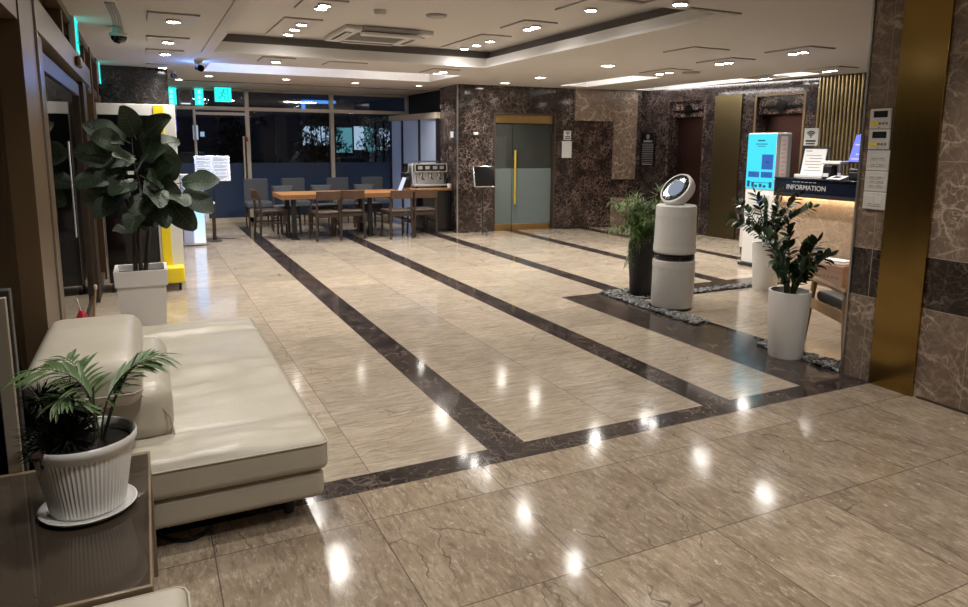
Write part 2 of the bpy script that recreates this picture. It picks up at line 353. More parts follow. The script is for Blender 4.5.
# ------------------------------------------------------------------ frames of the two far walls
def frame2(A, B):
    A = Vector((*A, 0)); B = Vector((*B, 0)); e = (B - A).normalized(); n = Vector((-e.y, e.x, 0))    # n points into the wall (away from the lobby) for both walls
    return Matrix(((e.x, n.x, 0, A.x), (e.y, n.y, 0, A.y), (0, 0, 1, 0), (0, 0, 0, 1)))
FW = frame2((4.74, 10.81), (8.3, 10.5))          # u along the wall, v into the wall
EW = frame2((8.3, 10.5), (8.75, 6.4))
PW = frame2((4.63, 13.95), (4.80, 11.75))
LFW, LEW = 3.573, 4.125
H1, H2 = 2.48, 2.70
TX0, TX1, TY0, TY1 = .76, 4.06, 4.10, 8.38        # ceiling tray
SLOT = (.82, 4.2, 9.45, 10.68); SA = (6.35, 6.9, 8.25, 10.2); SB = (7.95, 8.42, 6.75, 10.3)

def grid(mb, xs, ys, z, fn, flip=False):
    for i in range(len(xs) - 1):
        for j in range(len(ys) - 1):
            m = fn((xs[i] + xs[i + 1]) / 2, (ys[j] + ys[j + 1]) / 2)
            if m is None: continue
            mb.m = m; q = [(xs[i], ys[j], z), (xs[i + 1], ys[j], z), (xs[i + 1], ys[j + 1], z), (xs[i], ys[j + 1], z)]
            mb.quad(*(q[::-1] if flip else q))

# ---- floor: tiles and inlaid bands
stripes = [1.45 + 1.4 * k for k in range(5)]
xs = sorted({-.52, 3.66, 4.10, 4.25, 4.31, 9.2, *stripes, *[s + .21 for s in stripes]})
ys = sorted({-2.6, 2.775, 2.93, 5.34, 5.45, 5.77, 14.})
def fm(x, y):
    if y < 2.775: return 1
    if y < 2.93: return 2 if x < 4.25 else 0
    if 3.66 < x < 4.10 and y < 5.77: return 3
    if 4.10 < x < 4.25 and y < 5.77: return 3
    if 4.25 < x < 4.31 and y < 5.34: return 4
    if x > 4.10 and 5.34 < y < 5.77: return 3
    for k, s_ in enumerate(stripes):
        if s_ < x < s_ + .21 and y > 2.93 and (k < 2 or y > 5.77): return 2
    return 0
mb = MB(); grid(mb, xs, ys, 0, fm); struct(mb.build('floor', [M['floor'], M['floor_near'], M['band'], M['granite'], M['black_stone']], smooth=False))
struct(box('ground_outside', M['asphalt'], (-14, 14, 14.0, 40, -.12, -.02))); struct(box('ground_outside', M['asphalt'], (-14, -.53, -3, 14, -.12, -.02)))

# ---- ceiling
holes = [(TX0, TX1, TY0, TY1), SLOT, SA, SB]
xs = sorted({-.6, 9.2, *[h[0] for h in holes], *[h[1] for h in holes]}); ys = sorted({-2.6, 12.36, 14.1, *[h[2] for h in holes], *[h[3] for h in holes]})
inh = lambda x, y: any(h[0] < x < h[1] and h[2] < y < h[3] for h in holes)
mb = MB(); grid(mb, xs, ys, H1, lambda x, y: None if inh(x, y) else 0, True)
struct(mb.build('ceiling', M['ceil'], smooth=False))
def ring(mb, r0, r1, z0, z1):
    (a, b, c, d), (e, f, g, h) = r0, r1
    p = [(a, c, z0), (b, c, z0), (b, d, z0), (a, d, z0)]; q = [(e, g, z1), (f, g, z1), (f, h, z1), (e, h, z1)]
    for i in range(4): mb.quad(p[i], q[i], q[(i + 1) % 4], p[(i + 1) % 4])
T = (TX0, TX1, TY0, TY1)
def grow(r, d): return (r[0] - d, r[1] + d, r[2] - d, r[3] + d)
mb = MB(); ring(mb, T, T, H1, H1 + .025); ring(mb, T, grow(T, .03), H1 + .025, H1 + .025); ring(mb, grow(T, .03), grow(T, .055), H1 + .025, H1 + .125); ring(mb, grow(T, .055), grow(T, .14), H1 + .125, H1 + .125)
struct(mb.build('trim_1', M['cove'], smooth=False))
mb = MB(); ring(mb, grow(T, .14), grow(T, .14), H1 + .12, H2); struct(mb.build('trim_2', M['taupe'], smooth=False))  # shade of the recessed riser put into its colour
r = grow(T, .15); mb = MB(); mb.quad((r[0], r[2], H2), (r[0], r[3], H2), (r[1], r[3], H2), (r[1], r[2], H2)); struct(mb.build('ceiling_tray', M['ceil'], smooth=False))
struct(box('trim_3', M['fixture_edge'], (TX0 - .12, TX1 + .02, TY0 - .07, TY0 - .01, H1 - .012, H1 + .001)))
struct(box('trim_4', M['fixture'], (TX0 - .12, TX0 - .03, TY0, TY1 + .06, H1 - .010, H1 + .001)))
for i, s_ in enumerate((SLOT, SA, SB)):
    mb = MB(); ring(mb, s_, s_, H1, H1 + .12); mb.quad((s_[0], s_[2], H1 + .12), (s_[0], s_[3], H1 + .12), (s_[1], s_[3], H1 + .12), (s_[1], s_[2], H1 + .12))
    struct(mb.build('trim_%d' % (5 + i), M['cove'], smooth=False))
struct(box('trim_8', M['taupe'], (-.52, 4.8, 12.33, 12.37, H1 - .012, H1 + .001)))  # dark strip painted in for the shadow line at the ceiling step

# ---- outer walls that close the room
struct(box('wall_back', M['tan'], (-.6, 4.6, -2.7, -2.6, 0, H1)))
def wall_box(name, mat, b, xf=None): return struct(box(name, mat, b, xf=xf))
wall_box('wall_right', M['tan_wall'], (4.13, 4.5, -2.6, 2.985, 0, H1))
struct(box('trim_9', M['aluminium'], (4.12, 4.5, 2.985, 3.0, 0, H1)))
wall_box('wall_reception', M['tan'], (4.5, 9.2, 2.5, 2.6, 0, H1))
struct(box('baseboard_right', M['bronze_dark'], (4.122, 4.13, -2.6, 2.48, 0, .012)))
o = tag(box('metal_wall_panel', M['gold'], (4.108, 4.13, 2.502, 2.785, 0, H1), bevel=.002), 'tall polished gold metal panel on the marble wall beside the thermostats', 'wall panel')

# front wall (door wall) ------------------------------------------------
mb = MB(FW); mb.box(0, .66, 0, .22, 0, H1); mb.box(1.83, LFW, 0, .22, 0, H1); mb.box(.66, 1.83, 0, .22, 2.03, H1); mb.box(.0, .22, .22, .95, 0, H1)
struct(mb.build('wall_front', M['stone'], smooth=False))
struct(MB(FW).box(-.012, .012, -.012, .0, 0, H1).build('trim_10', M['aluminium'], smooth=False))
mb = MB(FW); mb.box(2.18, 3.46, -.05, 0, 1.925, H1); mb.box(2.98, 3.46, -.05, 0, .88, 1.925); mb.box(2.98, 3.46, -.05, 0, 0, .55); struct(mb.build('trim_11', M['tan'], smooth=False))
mb = MB(FW); mb.box(2.18, 2.98, -.02, 0, 0, 1.925); mb.box(2.98, 3.46, -.03, 0, .55, .88); struct(mb.build('trim_12', M['rough'], smooth=False))
struct(MB(FW).box(2.0, 2.4, -.06, -.0, 0, .03).build('trim_13', M['brass'], smooth=False))
mb = MB(FW); mb.box(.66, .685, -.012, .2, 0, 2.03); mb.box(1.80, 1.83, -.012, .2, 0, 2.03); mb.box(.66, 1.83, -.012, .2, 2.005, 2.03); dr = mb.build('door_1', M['bronze_dark'], smooth=False); struct(dr)
MB(FW).box(.685, 1.80, .06, .14, 1.865, 2.005).build('door_header', M['brass_door'], dr, bevel=.004)
for nm, a, b in (('door_leaf', .69, 1.035), ('door_leaf', 1.045, 1.795)):
    lf = MB(FW).box(a, b, .09, .102, 1.085, 1.862).build(nm, M['door_glass'], dr, smooth=False)
    MB(FW).box(a, b, .09, .102, .11, 1.085).build('frosted_glass', M['frost_door'], lf, smooth=False)
    MB(FW).box(a, b, .08, .112, .0, .11).build('bottom_rail', M['brass_door'], lf, bevel=.003)
mb = MB(FW); mb.cyl((1.075, .03, .46), (1.075, .03, 1.40), .019, n=14); mb.cyl((1.075, .03, .6), (1.075, .09, .6), .009, n=8); mb.cyl((1.075, .03, 1.26), (1.075, .09, 1.26), .009, n=8)
M['handle_gold'] = plain('bright gold handle', (.78, .58, .08), .3, .5, .03); mb.build('door_handle', M['handle_gold'], dr)
mb = MB(FW); mb.cyl((1.16, .16, .46), (1.16, .16, 1.5), .017, n=12); mb.build('door_handle', M['brass'], dr)
struct(MB(FW).box(.685, 1.80, .6, .65, 0, 2.1).build('wall_behind_door', M['facade'], smooth=False))
# notices beside the glass door
nt = thing('wall_notice', 'white paper notice on the dark marble beside the glass door', 'notice')
MB(FW).box(1.955, 2.14, -.026, -.003, 1.27, 1.565).build('sheet', M['paper'], nt, bevel=.003)
nt = thing('wifi_sign', 'small white sign with fan symbol above the paper notice', 'sign')
MB(FW).box(1.985, 2.125, -.02, -.003, 1.585, 1.745).build('sign_plate', M['paper'], nt, bevel=.002)
def wifi_marks(mb, cx, cz, s, v):
    for r_ in (.18, .32, .46):
        pts = [(cx + s * r_ * math.sin(a), v, cz + s * r_ * math.cos(a)) for a in [R(-50 + 10 * k) for k in range(11)]]
        mb.tube(pts, s * .045, 5)
    mb.cyl((cx, v + .002, cz), (cx, v - .002, cz), s * .07, n=10)
mb = MB(FW); wifi_marks(mb, 2.055, 1.672, .12, -.021); mb.box(2.0, 2.11, -.022, -.02, 1.632, 1.65); mb.box(2.0, 2.11, -.022, -.02, 1.602, 1.618); mb.build('symbol', M['ink_black'], nt)
sw = thing('wall_switch', 'small white switch plate high on the dark pillar edge above the coffee machine', 'switch')
box('plate', M['ivory'], (4.745, 4.752, 10.97, 11.09, 1.61, 1.71), sw); sw.children[0].data.transform(Matrix.Translation((-.008, 0, 0)))
dt = thing('door_sensor', 'small white sensor box on dark marble above the black tablet stand', 'sensor')
MB(FW).box(.28, .36, -.04, 0, 1.655, 1.70).build('housing', M['ivory'], dt, bevel=.004); MB(FW).lathe([(.012, 0), (.012, .02), (.004, .03)], (.32, -.02, 1.628), 10).build('sensor_eye', M['black'], dt)

# elevator wall -------------------------------------------------------
def ewall():
    mb = MB(EW)
    ops = [(.70, 1.46), (2.48, 3.27)]; u = 0
    for a, b in ops:
        mb.box(u, a, 0, .35, 0, H1); mb.box(a, b, 0, .35, 2.25, H1); u = b
    mb.box(u, 3.50, 0, .35, 0, H1)
    return struct(mb.build('wall_elevators', M['elev'], smooth=False))
ewall()
wall_box('wall_behind_desk', M['tan'], (3.50, 8.2, 0, .35, 0, H1), EW)
for i, (a, b, lab) in enumerate(((.70, 1.46, 'dark elevator doorway beside the black directory board'), (2.48, 3.27, 'dark elevator doorway between brass strip and fluted gold screen'))):
    d = thing('elevator_portal', lab, 'elevator', group='elevator doorways')
    MB(EW).box(a, b, .06, .2, 1.985, 2.25).build('header', M['rough'], d, smooth=False)
    m = (a + .33 * (b - a))
    MB(EW).box(a, m, .24, .27, 0, 1.985).build('door_panel', M['elev_door'], d, smooth=False); MB(EW).box(m + .006, b, .23, .26, 0, 1.985).build('door_panel', M['elev_door'], d, smooth=False)
    mb = MB(EW); c_ = (a + b) / 2; w = (b - a) * .46
    mb.lathe([(.0, 0), (.09, .0), (.09, .03), (0, .03)], (c_, .06, 2.10), 24, Matrix.Rotation(PI / 2, 4, 'X'))
    mb.add([(c_ - w, .04, 2.085), (c_ + w, .04, 2.085), (c_ + w * .5, .04, 2.055), (c_ - w * .5, .04, 2.055), (c_ - w, .04, 2.105), (c_ + w, .04, 2.105)], [(0, 3, 2, 1), (0, 1, 5, 4)])
    mb.build('floor_indicator', M['black_gloss'], d)
    mb = MB(EW); mb.box(a - .035, a, -.012, .0, 0, 2.28); mb.box(b, b + .035, -.012, .0, 0, 2.28); mb.box(a, b, -.012, .0, 2.25, 2.28); mb.build('portal_trim', M['bronze'] if i else M['stone'], d, smooth=False)
bs = thing('brass_pilaster', 'flat brushed brass pilaster strip between the two elevator doorways', 'wall panel')
MB(EW).box(1.70, 2.22, -.03, 0, .01, 2.305).build('panel', M['brass'], bs, bevel=.004)
fl = thing('fluted_screen', 'fluted gold screen of upright ribs behind the reception desk', 'wall panel')
MB(EW).box(3.50, 4.18, -.03, 0, 0, 2.46).build('backing', M['bronze_dark'], fl, smooth=False)
mb = MB(EW)
for k in range(12): mb.cyl((3.53 + k * .056, -.04, .0), (3.53 + k * .056, -.04, 2.46), .021, n=10)
mb.build('fluted_ribs', M['brass_light'], fl)
db = thing('directory_board', 'black floor directory board with pale rows on elevator wall', 'sign')
MB(EW).box(.06, .40, -.03, 0, 1.13, 1.73).build('board', M['black_gloss'], db, bevel=.004)
mb = MB(EW)
mb.lathe([(.0, 0), (.045, 0), (.045, .004), (0, .004)], (.23, -.031, 1.655), 20, Matrix.Rotation(PI / 2, 4, 'X')); mb.box(.12, .34, -.034, -.03, 1.555, 1.59)
for k in range(11): mb.box(.09, .37, -.033, -.03, 1.515 - k * .033, 1.528 - k * .033)
mb.build('listing', M['ink'], db); mb = MB(EW); mb.box(.10, .36, -.033, -.03, 1.15, 1.165); mb.build('footer_line', M['silver'], db, smooth=False)

# ---- window wall at the far end
WY = 13.95
mull = [-.46, .30, .80, 1.80, 3.40, 4.60]
wf = MB()
for x in (.40, 1.80, 3.40, 4.98): wf.box(x - .036, x + .036, WY - .05, WY + .06, 0, H1)
wf.box(.86, .90, WY - .04, WY + .05, 0, 2.12)
wf.box(-.52, 5.2, WY - .055, WY + .06, 2.09, 2.155); wf.box(-.52, 5.2, WY - .05, WY + .06, 0, .09); wf.box(-.52, 5.2, WY - .05, WY + .06, 2.44, H1)
wf.box(.9, 1.77, WY - .05, WY + .05, 2.0, 2.05)
w1 = struct(wf.build('window_1', M['frame'], smooth=False))
box('glass', M['glass'], (-.5, 5.2, WY - .002, WY + .004, 1.12, H1), w1); box('frosted_glass', M['film'], (-.5, 5.2, WY - .002, WY + .004, .09, 1.12), w1)
mb = MB(); mb.box(1.70, 1.73, WY - .07, WY - .05, .5, 1.62); mb.build('door_handle', M['frame'], w1, smooth=False); box('lock_plate', M['red'], (1.735, 1.79, WY - .075, WY - .052, 1.52, 1.60), w1)
for nm, x0, x1, y0, z0, z1, mt in (('wall_window_end', 5.0, 5.2, 11.6, 0, H1, 'facade'),): struct(box(nm, M[mt], (x0, x1, y0, WY, z0, z1)))
pp = thing('transom_poster', 'dark poster with round emblem in the high window between cyan signs', 'poster')
box('poster_sheet', plain('grey brown poster', (.30, .27, .25), .6), (.63, .87, WY - .075, WY - .06, 2.17, 2.45), pp)
mb = MB()
for r_ in (.10, .07, .035): mb.lathe([(r_, 0), (r_, .004), (r_ - .014, .004), (r_ - .014, 0)], (.75, WY - .076, 2.32), 28, Matrix.Rotation(PI / 2, 4, 'X'), False, False)
for k in range(6): a = k * PI / 3; mb.bar((.75 + .035 * math.cos(a), WY - .078, 2.32 + .035 * math.sin(a)), (.75 + .1 * math.cos(a), WY - .078, 2.32 + .1 * math.sin(a)), .008)
mb.build('round_emblem', M['ink_black'], pp); box('caption_strip', M['screen_txt'], (.67, .83, WY - .078, WY - .075, 2.178, 2.195), pp)
for x0, x1, lab in ((.44, .60, 'cyan lit vertical sign beside the dark speckled stone pier'), (.905, 1.05, 'cyan lit vertical sign between round-emblem poster and hanging exit sign')):
    s_ = thing('window_sign', lab, 'sign', group='cyan signs in the high window')
    box('lit_panel', M['cyan_sign'], (x0, x1, WY - .075, WY - .06, 2.165, 2.46), s_)
    mb = MB(); cx = (x0 + x1) / 2
    for zz in (2.40, 2.31, 2.22):
        mb.box(cx - .03, cx + .03, WY - .078, WY - .075, zz - .022, zz - .012); mb.box(cx - .006, cx + .006, WY - .078, WY - .075, zz - .03, zz + .03); mb.box(cx - .03, cx + .03, WY - .078, WY - .075, zz + .012, zz + .02)
    mb.build('sign_marks', M['cyan_mark'], s_, smooth=False)
def exit_sign(label, xf):
    s_ = thing('exit_sign', label, 'exit sign', group='cyan exit signs')
    mb = MB(xf); mb.box(-.145, .145, 0, .045, -.13, .13); mb.build('housing', M['white'], s_, bevel=.006)
    mb = MB(xf); mb.box(-.138, .138, -.004, 0, -.123, .123); mb.build('lit_face', M['cyan_sign'], s_, smooth=False)
    mb = MB(xf)   # running figure and doorway
    mb.lathe([(0, 0), (.02, 0), (.02, .003), (0, .003)], (.01, -.004, .07), 12, Matrix.Rotation(PI / 2, 4, 'X'))
    for a, b in (((.0, -.006, .045), (-.02, -.006, -.01)), ((-.02, -.006, -.01), (.03, -.006, -.04)), ((.03, -.006, -.04), (.03, -.006, -.09)), ((-.02, -.006, -.01), (-.05, -.006, -.06)), ((-.05, -.006, -.06), (-.09, -.006, -.06)), ((0, -.006, .04), (.05, -.006, .01)), ((0, -.006, .04), (-.05, -.006, .02))): mb.bar(a, b, .016, .003, (0, 1, 0))
    mb.box(.075, .09, -.007, -.004, -.1, .1); mb.box(.03, .09, -.007, -.004, .095, .105)
    mb.build('running_figure', M['green_mark'], s_, smooth=False)
    return s_
exit_sign('cyan exit sign hanging from the ceiling before the window wall', Matrix.Translation((1.335, 13.35, 2.335)))
exit_sign('cyan exit sign mounted over the automatic glass doors', Matrix.Translation((-.425, 6.72, 2.345)) @ Matrix.Rotation(PI / 2, 4, 'Z') @ Matrix.Scale(1.05, 4))
exit_sign('cyan exit sign on the glass wall beside the speckled stone pier', Matrix.Translation((-.425, 10.1, 2.345)) @ Matrix.Rotation(PI / 2, 4, 'Z'))

# frosted glass partition beside the window
p = thing('frosted_partition', 'frosted glass partition of three panes with dark uprights and pale header', 'partition')
mb = MB(PW)
for u in (.02, .60, 1.40, 2.15): mb.box(u - .03, u + .03, -.03, .03, 0, 1.95)
mb.build('upright', M['steel_dark'], p, smooth=False)
for a, b in ((.05, .57), (.63, 1.37), (1.43, 2.12)): MB(PW).box(a, b, -.006, .006, .03, 1.95).build('pane', M['partition'], p, smooth=False)
MB(PW).box(-.02, 2.2, -.05, .05, 1.95, 2.06).build('header', M['frame'], p, bevel=.004)

# ---- wall with automatic doors (bronze framing, dark glass)
GX = -.52
mb = MB()
mb.box(GX - .05, -.43, 3.56, 4.03, 0, H1); mb.box(GX - .05, -.455, 4.03, 4.15, 0, 2.03); mb.box(GX - .05, -.44, 4.15, 4.38, 0, 2.03)
mb.box(GX - .05, -.44, 8.6, 8.75, 0, H1); mb.box(GX - .05, -.44, 9.7, 9.85, 0, H1)
mb.box(GX - .05, -.435, -2.6, 3.56, 2.0, H1); mb.box(GX - .05, -.45, 4.03, 10.5, 2.42, H1); mb.box(GX - .05, -.46, 5.9, 6.0, 2.2, 2.42); mb.box(GX - .05, -.46, 7.3, 7.4, 2.2, 2.42); mb.box(GX - .05, -.46, 8.0, 8.1, 2.03, 2.42)
mb.box(GX - .05, -.45, 7.95, 10.5, 2.0, 2.08); mb.box(GX - .05, -.46, -2.6, 3.56, 0, .08); mb.box(GX - .05, -.46, 7.95, 10.5, 0, .08); mb.box(GX - .05, -.45, 1.2, 1.32, 0, 2.0)
wl = struct(mb.build('wall_left', M['bronze'], bevel=0, smooth=False))
mb = MB(); mb.box(GX - .004, GX, -2.6, 3.56, .08, 2.0); mb.box(GX - .004, GX, 4.03, 10.5, 2.2, 2.42); mb.box(GX - .004, GX, 7.75, 10.5, .08, 2.0); mb.build('glass', M['glass'], wl, smooth=False)
hd = struct(MB().box(GX - .08, -.425, 4.05, 8.08, 2.03, 2.2).build('door_2', M['aluminium'], bevel=.004)); hd.data.materials[0] = plain('bronze header cover', (.22, .165, .115), .3, .5, .08)
box('header_edge', M['aluminium'], (-.428, -.420, 4.03, 4.05, 0, 2.2), hd)
for y0, y1, x in ((4.40, 7.30, -.50),):
    mb = MB(); mb.box(x - .02, x + .02, y0, y0 + .04, 0, 2.0); mb.box(x - .02, x + .02, y1 - .04, y1, 0, 2.0); mb.box(x - .02, x + .02, y0, y1, 1.90, 2.0); mb.box(x - .02, x + .02, y0, y1, 0, .09)
    lf = mb.build('sliding_leaf', M['bronze_dark'], hd, smooth=False)
    box('glass', M['glass_dark'], (x - .004, x + .004, y0 + .035, y1 - .035, .08, 1.92), lf); MB().box(x + .005, x + .007, 6.05, 6.12, .78, 1.50).build('white_strip', M['paper'], lf, smooth=False)  # thin white upright strip on the leaf glass
box('jamb', M['bronze_dark'], (GX - .05, -.45, 7.35, 7.75, 0, 2.03), hd)
box('door_edge_seal', M['aluminium'], (-.478, -.470, 4.40, 4.412, 0, 1.98), hd)
s_ = thing('motion_sensor', 'small oval motion sensor on the bronze header over the doors', 'sensor'); MB().rbox(-.425, -.385, 6.30, 6.50, 2.07, 2.15, .018, 4).build('cover', M['bronze'], s_)
# things standing outside the glass
s_ = tag(box('tactile_paving', M['tactile'], (-1.15, -.72, 5.0, 6.2, -.02, -.012)), 'yellow tactile paving strip outside the dark glass wall', 'paving'); 
# stone pier closing the corner
struct(box('wall_pier', M['pier'], (-.60, .36, 10.5, 10.8, 0, H1)))
struct(box('wall_pier', M['pier'], (-.60, -.42, 10.8, 14.0, 0, H1)))

# ------------------------------------------------------------------ ceiling fixtures
LP = 58.
def spot_data(name, p, ang, col=(1., .955, .89)):
    l = bpy.data.lights.new(name, 'SPOT'); l.energy = p; l.spot_size = R(ang); l.spot_blend = 1.; l.shadow_soft_size = .045; l.color = col; return l
SPD = spot_data('spot lamp', LP, 125); RND = spot_data('round lamp', LP * 1.5, 140)
def spotlight(label, x0, y0, z, lenses, w=.36, L=None, pw=None):
    """slim surface panel; lenses = (dx, dy) from the panel's corner"""
    L = L or (max(d[1] for d in lenses) + .2)
    t = thing('ceiling_spotlight', label, 'ceiling light', (x0, y0, z))
    pn = MB(); pn.m = 0; pn.box(0, w, 0, L, -.015, .0); pn.build('panel', M['fixture'], t, smooth=False)
    ed = MB(); ed.box(-.006, w + .006, -.008, 0, -.015, 0); ed.box(-.006, 0, 0, L, -.015, 0); ed.build('painted_edge_shade', M['fixture_edge'], t, smooth=False)  # darker strips paint in the shade on the panel's sides
    for dx, dy in lenses:
        h = MB().lathe([(.055, -.014), (.057, -.034), (.049, -.034), (.049, -.030)], (dx, dy, 0), 18, cap1=False).build('lamp_ring', M['fixture'], t)
        MB().lathe([(.0, -.031), (.049, -.0325)], (dx, dy, 0), 18, cap0=False, cap1=False).build('lens', M['lens'], h)
        l = bpy.data.objects.new('lamp', SPD); COL.objects.link(l); l.parent = h; l.location = (dx, dy, -.06)
    return t
sp = lambda lab, x, y, z, ls, **k: spotlight(lab, x, y, z, ls, **k)
sp('single square spotlight panel over the sofa walkway, next to the dome camera', .10, 6.05, H1, [(.185, .25)])
sp('single square spotlight panel over the potted fig, second from the dome camera', .10, 7.40, H1, [(.185, .21)])
sp('single square spotlight panel over the yellow and white cabinet, third from dome camera', .10, 8.42, H1, [(.185, .21)])
sp('single spotlight panel touching the speckled stone pier', .11, 9.98, H1, [(.185, .21)])
sp('spotlight panel with three lamps in a row, beside the air conditioner cassette', 1.31, 7.11, H2, [(.20, .22), (.20, .575), (.20, .94)], L=1.16)
sp('spotlight panel with two lamps in the tray near the smoke detector', 1.30, 6.10, H2, [(.19, .15), (.19, .30)], L=.48)
sp('spotlight panel with three lamps in the tray corner above the glass door', 3.43, 7.15, H2, [(.255, .31), (.255, .68), (.255, 1.03)], L=1.16)
sp('spotlight panel with two lamps at the tray side, beyond the ceiling speaker', 3.42, 6.16, H2, [(.23, .20), (.23, .345)], L=.52)
sp('spotlight panel with one lamp at the tray side near its front edge', 3.40, 5.02, H2, [(.23, .33)], L=.55)
sp('single spotlight panel between the ceiling tray and the long light slot', 1.31, 8.50, H1, [(.18, .28)])
sp('spotlight panel with two lamps before the slot near the stone pillar', 3.50, 8.72, H1, [(.19, .16), (.19, .38)], L=.55)
sp('two-lamp spotlight panel beside the round ceiling speaker by elevators', 6.14, 7.22, H1, [(.19, .24), (.20, .44)], L=.62)
sp('two-lamp spotlight panel over the tower air purifier walkway', 5.98, 6.02, H1, [(.19, .23), (.19, .37)], L=.55)
sp('two-lamp spotlight panel in front of the reception desk', 5.96, 4.98, H1, [(.19, .23), (.20, .36)], L=.55)
sp('two-lamp spotlight panel over the elevator doorway beside the fluted screen', 7.90, 7.20, H1, [(.17, .20), (.20, .32)], L=.5)
sp('two-lamp spotlight panel over the reception desk by the fluted screen', 7.74, 6.02, H1, [(.19, .22), (.21, .33)], L=.5)
sp('spotlight panel with one lamp at the top edge, outside the tray', 3.18, 3.66, H1, [(.18, .22)])
for x, y, lab in ((.10, 4.80, 'sofa end'), (.10, 3.55, 'sofa middle'), (.10, 2.30, 'glass side table'), (.10, 1.05, 'second sofa'), (1.6, 1.6, 'tan entrance floor'), (3.25, 1.7, 'marble wall and gold panel'), (3.2, .3, 'rear marble floor'), (1.6, -.6, 'rear wall')): sp('added unseen spotlight panel on the ceiling over the %s' % lab, x, y, H1, [(.18, .22)])  # unseen panels added to brighten the sofas, near floor and marble wall
blank = thing('ceiling_access_panel', 'blank square access panel in the ceiling in front of the desk', 'ceiling panel', (5.02, 5.56, H1))
MB().box(0, .46, 0, .46, -.012, 0).build('panel', M['fixture'], blank, smooth=False); MB().box(-.006, .466, -.008, 0, -.012, 0).box(-.008, 0, 0, .46, -.012, 0).build('painted_edge_shade', M['fixture_edge'], blank, smooth=False)  # side shade painted as darker strips
blank = thing('ceiling_access_panel', 'blank square access panel in the ceiling over the dining table chairs', 'ceiling panel', (2.1, 8.6, H1))
MB().box(0, .46, 0, .42, -.012, 0).build('panel', M['fixture'], blank, smooth=False); MB().box(-.006, .466, -.008, 0, -.012, 0).box(-.008, 0, 0, .42, -.012, 0).build('painted_edge_shade', M['fixture_edge'], blank, smooth=False)  # shade on the sides painted as darker strips
def roundlight(label, x, y, r=.075):
    t = thing('round_downlight', label, 'ceiling light', (x, y, H1), group='round downlights')
    MB().lathe([(r + .02, 0), (r + .018, -.010), (r, -.012), (r - .006, -.004)], n=28).build('trim_ring', M['cove'], t)
    MB().lathe([(0, -.006), (r - .004, -.007)], n=28, cap0=False, cap1=False).build('lens', M['round_lens'], t)
    l = bpy.data.objects.new('lamp', RND); COL.objects.link(l); l.parent = t; l.location = (0, 0, -.06)
for x, y, lab, r in ((5.30, 10.18, 'round downlight just before the glass door', .075), (5.34, 9.13, 'round downlight second in line from the glass door', .075), (5.27, 7.36, 'large round downlight third from the glass door', .08),
        (.95, 11.36, 'round downlight before the hanging exit sign', .055), (2.07, 11.34, 'round downlight over the end of the dining table', .055), (3.19, 11.42, 'round downlight over the middle of the dining table', .055),
        (4.28, 11.38, 'round downlight over the espresso machine', .055), (.58, 12.2, 'small round downlight behind the speckled stone pier', .05)): roundlight(lab, x, y, r)

# hidden cove strips in the long ceiling slots
def strip(name, label, b, mat, ):
    t = thing(name, label, 'light strip', ((b[0] + b[1]) / 2, (b[2] + b[3]) / 2, b[4])); c = t.location
    MB().box(b[0] - c.x, b[1] - c.x, b[2] - c.y, b[3] - c.y, 0, b[5] - b[4]).build('diffuser', mat, t, smooth=False); return t
strip('light_strip', 'white light strip tucked in the long ceiling slot beside the blue one', (1.5, 2.1, SLOT[2] + .002, SLOT[2] + .02, H1 + .03, H1 + .06), M['led'])
strip('light_strip', 'white light strip tucked in the ceiling slot end near the stone pillar', (3.3, 4.1, SLOT[2] + .002, SLOT[2] + .02, H1 + .03, H1 + .06), M['led'])
strip('light_strip', 'blue light strip tucked in the ceiling slot by the dome camera', (.86, 1.45, SLOT[2] + .002, SLOT[2] + .02, H1 + .03, H1 + .06), M['led_blue'])
strip('light_strip', 'white light strip tucked in the ceiling slot before the tan pilaster', (SA[0] + .002, SA[0] + .02, SA[2] + .1, SA[3] - .1, H1 + .03, H1 + .06), M['led_soft'])
strip('light_strip', 'white light strip tucked in the ceiling slot along the elevators', (SB[0] + .002, SB[0] + .02, SB[2] + .1, SB[3] - .1, H1 + .03, H1 + .06), M['led_soft'])

# ceiling air conditioner cassette
ac = thing('ceiling_air_conditioner', 'white four-way air conditioner cassette with dark louvres in the ceiling tray', 'air conditioner', (2.42, 7.72, H2))
mb = MB()
for a, b in ((-.48, -.30), (.30, .48)): mb.box(a, b, -.48, .48, -.05, 0); mb.box(-.30, .30, a, b, -.05, 0)
mb.build('panel', M['white'], ac, bevel=.012)
mb = MB(); mb.box(-.30, .30, -.30, .30, -.035, 0)
for k in range(12): mb.box(-.29, .29, -.285 + k * .05, -.265 + k * .05, -.046, -.035)
mb.build('intake_grille', M['grey'], ac, smooth=False)
for x0, x1, y0, y1, tl in ((-.30, .30, -.45, -.37, 1), (-.30, .30, .37, .45, 0), (-.45, -.37, -.30, .30, 0), (.37, .45, -.30, .30, 0)):
    sl = MB().box(x0, x1, y0, y1, -.053, -.049).build('outlet_slot', M['black'], ac, smooth=False)
    if tl: MB().rbox(x0 - .02, x1 + .02, y0 - .09, y0 + .03, -.10, -.07, .014, 4).build('louvre', M['white'], sl)
    else:
        cx = (x0 + x1) / 2; cy = (y0 + y1) / 2
        (MB().box(x0, x1, cy - .02, cy + .03, -.062, -.055) if x1 - x0 > .2 else MB().box(cx - .02, cx + .015, y0, y1, -.062, -.055)).build('louvre', M['white'], sl, smooth=False)
MB().lathe([(0, -.056), (.01, -.054), (.012, -.05)], (-.36, -.36, 0), 10).build('indicator_light', M['paper'], ac)
